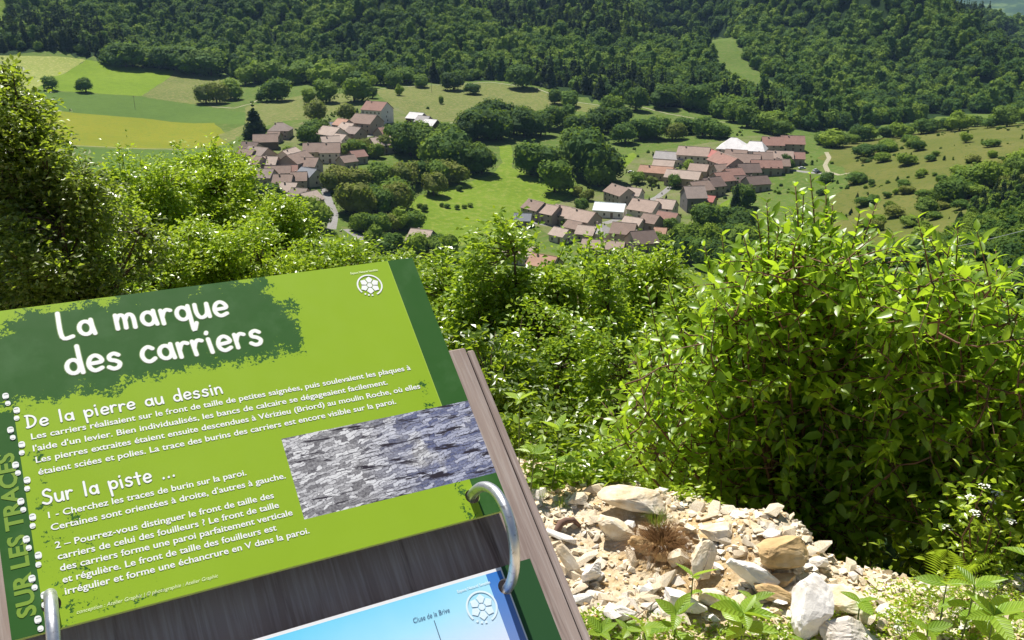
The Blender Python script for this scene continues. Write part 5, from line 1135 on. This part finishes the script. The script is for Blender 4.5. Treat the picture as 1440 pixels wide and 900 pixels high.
# rings
k = NT('galvanised steel', .28, .5); k.b.inputs['Metallic'].default_value = .9; co = k.coord()
k.col(k.mix(k.ramp(k.noise(co, 190, 4, .7), [(.56,(0,0,0)),(.7,(1,1,1))]), (.62,.63,.64), (.32,.31,.30))); k.put(k.b.inputs['Roughness'], k.math('ADD', .22, k.math('MULTIPLY', k.noise(co, 120, 3), .3))); k.bump(k.noise(co, 260, 3), .15, .001)
for u in (-.3905,-.0315):
    P = [(u+.0015*math.sin(a*2), -.3205+.0462*math.cos(a)*(1+.04*math.sin(a)), .002+.057*math.sin(a)) for a in [R_(-28+236*i/40) for i in range(41)]]
    me = MB().tube(P, .0048, 14).mesh('ring', k.m, True); onboard('ring', me)
# ---- printing
M['ink_white'] = simple('white ink', (.86,.87,.84), .45, .35, 0, .01); M['ink_halo'] = simple('grey green ink', (.20,.30,.10), .45, .35, 0, .02); M['ink_lime'] = simple('lime ink', (.20,.33,.035), .45, .35, 0, .03)
M['ink_navy'] = simple('navy ink', (.06,.10,.2), .45, .3, 0, .02); M['ink_pale'] = simple('pale ink', (.72,.86,.93), .45, .3, 0, .02); M['ink_cream'] = simple('cream ink', (.78,.86,.50), .45, .3, 0, .02); M['ink_print_lines'] = simple('grey ink lines', (.45,.48,.42), .5, .3, 0, .02)
def text(s, u0, v, u1, size, mat, par, name='text_line', n=.0003, bold=.0, rot=0, shear=0, v1=None):
    cu = bpy.data.curves.new('t', 'FONT'); cu.body = s; cu.resolution_u = 3; cu.offset = bold; cu.shear = shear; o = bpy.data.objects.new('t', cu)
    COL.objects.link(o); bpy.context.view_layer.update(); me = bpy.data.meshes.new_from_object(o.evaluated_get(bpy.context.evaluated_depsgraph_get())); bpy.data.objects.remove(o); bpy.data.curves.remove(cu)
    nv = len(me.vertices); a = np.empty(nv*3, np.float32); me.vertices.foreach_get('co', a); a = a.reshape(-1,3); x0, x1 = a[:,0].min(), a[:,0].max(); a[:,0] = (a[:,0]-x0)*((u1-u0)/(x1-x0)); a[:,1] *= size
    c, s_ = math.cos(rot), math.sin(rot); a = np.column_stack([u0+a[:,0]*c-a[:,1]*s_, v+a[:,0]*s_+a[:,1]*c, np.full(nv, n)]).astype(np.float32)
    me.vertices.foreach_set('co', a.ravel()); me.materials.clear(); me.materials.append(mat); me.name = name; me.update(); return link(name, me, par)
mm = .001
BODY = [("Les carriers réalisaient sur le front de taille de petites saignées, puis soulevaient les plaques à",-386.5,-133.0,-45.7),("l'aide d'un levier. Bien individualisés, les bancs de calcaire se dégageaient facilement.",-386.5,-144.3,-73.5),
 ("Les pierres extraites étaient ensuite descendues à Vérizieu (Briord) au moulin Roche, où elles",-385.8,-155.2,-43),("étaient sciées et polies. La trace des burins des carriers est encore visible sur la paroi.",-385.3,-166.5,-72),
 ("1 - Cherchez les traces de burin sur la paroi.",-383,-206,-224.7),("Certaines sont orientées à droite, d'autres à gauche.",-382.5,-217,-192.6),("2 – Pourrez-vous distinguer le front de taille des",-381.5,-232.6,-207),
 ("carriers de celui des fouilleurs ? Le front de taille",-381,-242.4,-205),("des carriers forme une paroi parfaitement verticale",-380.6,-252,-195.4),("et régulière. Le front de taille des fouilleurs est",-380.2,-262,-212),("irrégulier et forme une échancrure en V dans la paroi.",-379.8,-271.7,-185.8)]
for s, a, v, b in BODY: text(s, a*mm, v*mm, b*mm, .0078, M['ink_white'], UP, bold=.014)
text("conception : Atelier Graphic | © photographie : Atelier Graphic", -.374, -.2892, -.267, .0043, M['ink_cream'], UP, 'credit_line', shear=.3)
text("SUR LES TRACES", -.4015, -.2815, -.4015+.140, .0180, M['ink_lime'], UP, 'side_title', rot=math.pi/2, bold=.03, n=.00025)
# hand-drawn alphabet: strokes in x-height units
def arc(cx, cy, rx, ry, a0, a1, n=14): return [(cx+rx*math.cos(R_(a0+(a1-a0)*i/n)), cy+ry*math.sin(R_(a0+(a1-a0)*i/n))) for i in range(n+1)]
bowl = arc(.44,.48,.42,.46,35,395,20)
GL = {'L': (1.0,[[(.0,1.75),(.06,.04),(.75,.0)]]), 'a': (1.12,[bowl,[(.88,1.0),(.9,.5),(.97,-.02)]]), 'm': (1.55,[[(0,1.0),(.05,0)],[(.03,.55),(.2,.92),(.45,.95),(.6,.7),(.62,.02)],[(.62,.6),(.8,.93),(1.05,.95),(1.2,.7),(1.24,.0)]]),
 'r': (.82,[[(0,1.0),(.06,0)],[(.04,.5),(.2,.85),(.42,1.0),(.68,.92)]]), 'q': (1.14,[bowl,[(.9,1.0),(.93,0),(.98,-.85),(1.25,-.35)]]), 'u': (1.1,[[(0,1.0),(.02,.4),(.2,.04),(.5,.02),(.78,.3),(.86,1.0)],[(.86,1.0),(.92,0)]]),
 'e': (1.05,[[(.05,.48),(.85,.55),(.8,.85),(.5,1.02),(.18,.88),(.02,.5),(.12,.15),(.42,-.02),(.85,.12)]]), 'd': (1.14,[bowl,[(.9,1.85),(.92,.9),(.98,-.02)]]), 's': (.95,[[(.74,.88),(.45,1.02),(.14,.88),(.16,.62),(.5,.5),(.74,.3),(.62,.04),(.3,-.03),(.0,.12)]]),
 'c': (.95,[[(.8,.86),(.5,1.02),(.15,.82),(.02,.45),(.18,.1),(.5,-.02),(.84,.14)]]), 'i': (.42,[[(.08,1.0),(.14,0)],[(.05,1.42),(.09,1.5)]]), 'D': (1.45,[[(.12,1.62),(.2,0)],[(-.08,1.66),(.35,1.66),(.9,1.4),(1.12,.85),(.85,.25),(.3,-.02),(.02,-.02)]]),
 'l': (.42,[[(.05,1.75),(.12,0)]]), 'p': (1.12,[[(0,1.02),(.05,0),(.1,-.8)],arc(.52,.5,.44,.45,150,510,20)]), 'n': (1.1,[[(0,1.0),(.05,0)],[(.04,.55),(.2,.9),(.5,1.0),(.75,.8),(.84,.0)]]),
 'S': (1.25,[[(.98,1.5),(.6,1.72),(.18,1.5),(.2,1.1),(.6,.88),(.98,.6),(.88,.15),(.45,-.03),(-.02,.18)]]), 't': (.85,[[(.32,1.5),(.36,.6),(.42,.0)],[(-.05,1.0),(.72,1.02)]]), '.': (.42,[[(.1,.04),(.12,.1)]]), ' ': (.85,[])}
def smooth_pts(P):
    if len(P) < 3: return [tuple(P[0]), tuple((P[0][i]+P[1][i])/2 for i in (0,1)), tuple(P[1])]
    out = []; Q = [P[0]]+list(P)+[P[-1]]
    for i in range(1, len(Q)-2):
        for j in range(5):
            t = j/5; out.append(tuple(.5*((2*Q[i][c])+(-Q[i-1][c]+Q[i+1][c])*t+(2*Q[i-1][c]-5*Q[i][c]+4*Q[i+1][c]-Q[i+2][c])*t*t+(-Q[i-1][c]+3*Q[i][c]-3*Q[i+1][c]+Q[i+2][c])*t**3) for c in (0,1)))
    out.append(P[-1]); return out
def lettering(s, u0, u1, v, xh, th, mat, name, n=.0002, tr=.25, rs=1):
    r = random.Random(len(s)); adv = sum(GL[c][0]+tr for c in s)-tr-.15; sx = (u1-u0)/adv; b = MB(); x = 0; lay = 0
    for c in s:
        w_, st = GL[c]; jy = r.uniform(-.06,.06); ja = r.uniform(-.05,.05)
        for P in st:
            P = smooth_pts(P) if len(P) < 15 else P; lay += 1
            Q = [Vector((u0+(x+px_-ja*py_)*sx, v+(py_+jy+ja*px_)*xh, n+lay%5*.00001)) for px_, py_ in P]
            rad = th/2*rs; d0 = (Q[0]-Q[1]).normalized(); d1 = (Q[-1]-Q[-2]).normalized()
            A = [Q[0]+d0*rad*.97, Q[0]+d0*rad*.8, Q[0]+d0*rad*.45]+Q+[Q[-1]+d1*rad*.45, Q[-1]+d1*rad*.8, Q[-1]+d1*rad*.97]; rr = [.2,.6,.89]+[1]*len(Q)+[.89,.6,.2]
            vs = []; fs = []
            for i, p in enumerate(A):
                d = (A[min(i+1,len(A)-1)]-A[max(i-1,0)]).normalized(); sd = Vector((-d.y, d.x, 0))
                vs += [p+sd*rad*rr[i], p+Vector((0,0,.00003)), p-sd*rad*rr[i]]
            for i in range(len(A)-1): a = 3*i; fs += [(a+1,a,a+3,a+4),(a+2,a+1,a+4,a+5)]
            b.add(vs, fs)
        x += w_+tr
    return link(name, b.mesh(name, mat), UP)
for s, a, b_, v, xh, th in (("La marque",-.3505,-.2035,-.0375,.0152,.0039),("des carriers",-.3505,-.1795,-.0765,.0150,.0039)):
    lettering(s, a, b_, v, xh, th, M['ink_halo'], 'title_shadow', .0001, rs=1.35); lettering(s, a, b_, v, xh, th, M['ink_white'], 'title', .0003)
for s, a, b_, v, xh, th in (("De la pierre au dessin",-.3885,-.2265,-.1215,.0066,.0017),("Sur la piste ...",-.3850,-.2825,-.1930,.0072,.0018)):
    lettering(s, a, b_, v, xh, th, M['ink_halo'], 'heading_shadow', .0001, rs=1.35); lettering(s, a, b_, v, xh, th, M['ink_white'], 'heading', .0003)
def logo(cu, cv, R0, mat, par, tcol, line):
    b = MB(); b2 = MB()
    def sec(a0, a1, r0, r1, k=24):
        vs = [];
        for i in range(k+1):
            a = R_(a0+(a1-a0)*i/k); vs += [(cu+r0*math.cos(a), cv+r0*math.sin(a), .0004), (cu+r1*math.cos(a), cv+r1*math.sin(a), .0004)]
        b.add(vs, [(2*i, 2*i+1, 2*i+3, 2*i+2) for i in range(k)])
    sec(-70, 215, R0*.88, R0, 40)
    for a in (228,245,262): sec(a, a+8, R0*.86, R0, 3)
    for i in range(6):
        a = R_(20+60*i); P = [(.20,-.42),(.52,-.50),(.78,0),(.52,.50),(.20,.42)]; P = [(R0*r*math.cos(a+t*1.0), R0*r*math.sin(a+t*1.0)) for r, t in ((.27,-.42),(.62,-.45),(.80,0),(.62,.45),(.27,.42))]
        b.add([(cu+x, cv+y, .0004) for x, y in P], [(0,1,2,3,4)])
    b.add([(cu+R0*.20*math.cos(R_(15*i)), cv+R0*.20*math.sin(R_(15*i)), .0004) for i in range(24)], [tuple(range(24))])
    link('flower_logo', b.mesh('flower_logo', mat), par)
    text("Espace Naturel Sensible", cu-R0*1.15, cv+R0*1.22, cu+R0*1.05, .0036, tcol, par, 'logo_line', bold=.02)
logo(-.0565, -.0275, .0135, M['ink_white'], UP, M['ink_cream'], None)
logo(-.0600, -.3755, .0145, M['ink_pale'], LO, M['ink_pale'], None)
text("Cluse de la Brive", -.1225, -.3715, -.0890, .0060, M['ink_navy'], LO, 'caption', shear=.15)
MB().box(-.1052,-.1046,-.43,-.3745,.0001,.0004).obj('pointer_line', M['ink_navy'], LO)
def foot(cu, cv, tl):
    b = MB()
    for (dy, rx, ry) in ((.0028,.0025,.0031),(-.0046,.0021,.0023)):
        b.add([(cu+rx*math.copysign(abs(math.cos(R_(20*i)))**.8, math.cos(R_(20*i)))+tl*dy, cv+dy+ry*math.copysign(abs(math.sin(R_(20*i)))**.8, math.sin(R_(20*i))), .00045) for i in range(18)], [tuple(range(18))])
    o = link('footprint', b.mesh('footprint', M['ink_white']), UP); c = MB()
    for dy in (.0005,.0042,-.0056): c.box(cu-.0016,cu+.0016,cv+dy-.00022,cv+dy+.00022,.0005,.0006)
    c.obj('sole_lines', M['ink_print_lines'], o)
for i in range(13):
    v = -.2885+.0165*i; foot(-.3945 if i % 2 else -.4005, v+(.001 if i % 2 else 0), .12 if i % 2 else -.12)

# ---------------------------------------------------------------- the air
hz = MB().box(-9500, 9500, -60, 10500, -470, 320).mesh('haze', None); vm = bpy.data.materials.new('air'); vm.use_nodes = True; vt = vm.node_tree; vt.nodes.clear(); vo_ = vt.nodes.new('ShaderNodeOutputMaterial'); vp = vt.nodes.new('ShaderNodeVolumePrincipled')
vp.inputs['Color'].default_value = (.42,.66,1,1); vp.inputs['Density'].default_value = .000042; vt.links.new(vp.outputs[0], vo_.inputs['Volume']); hz.materials.append(vm)
link('haze', hz, None, 'stuff')
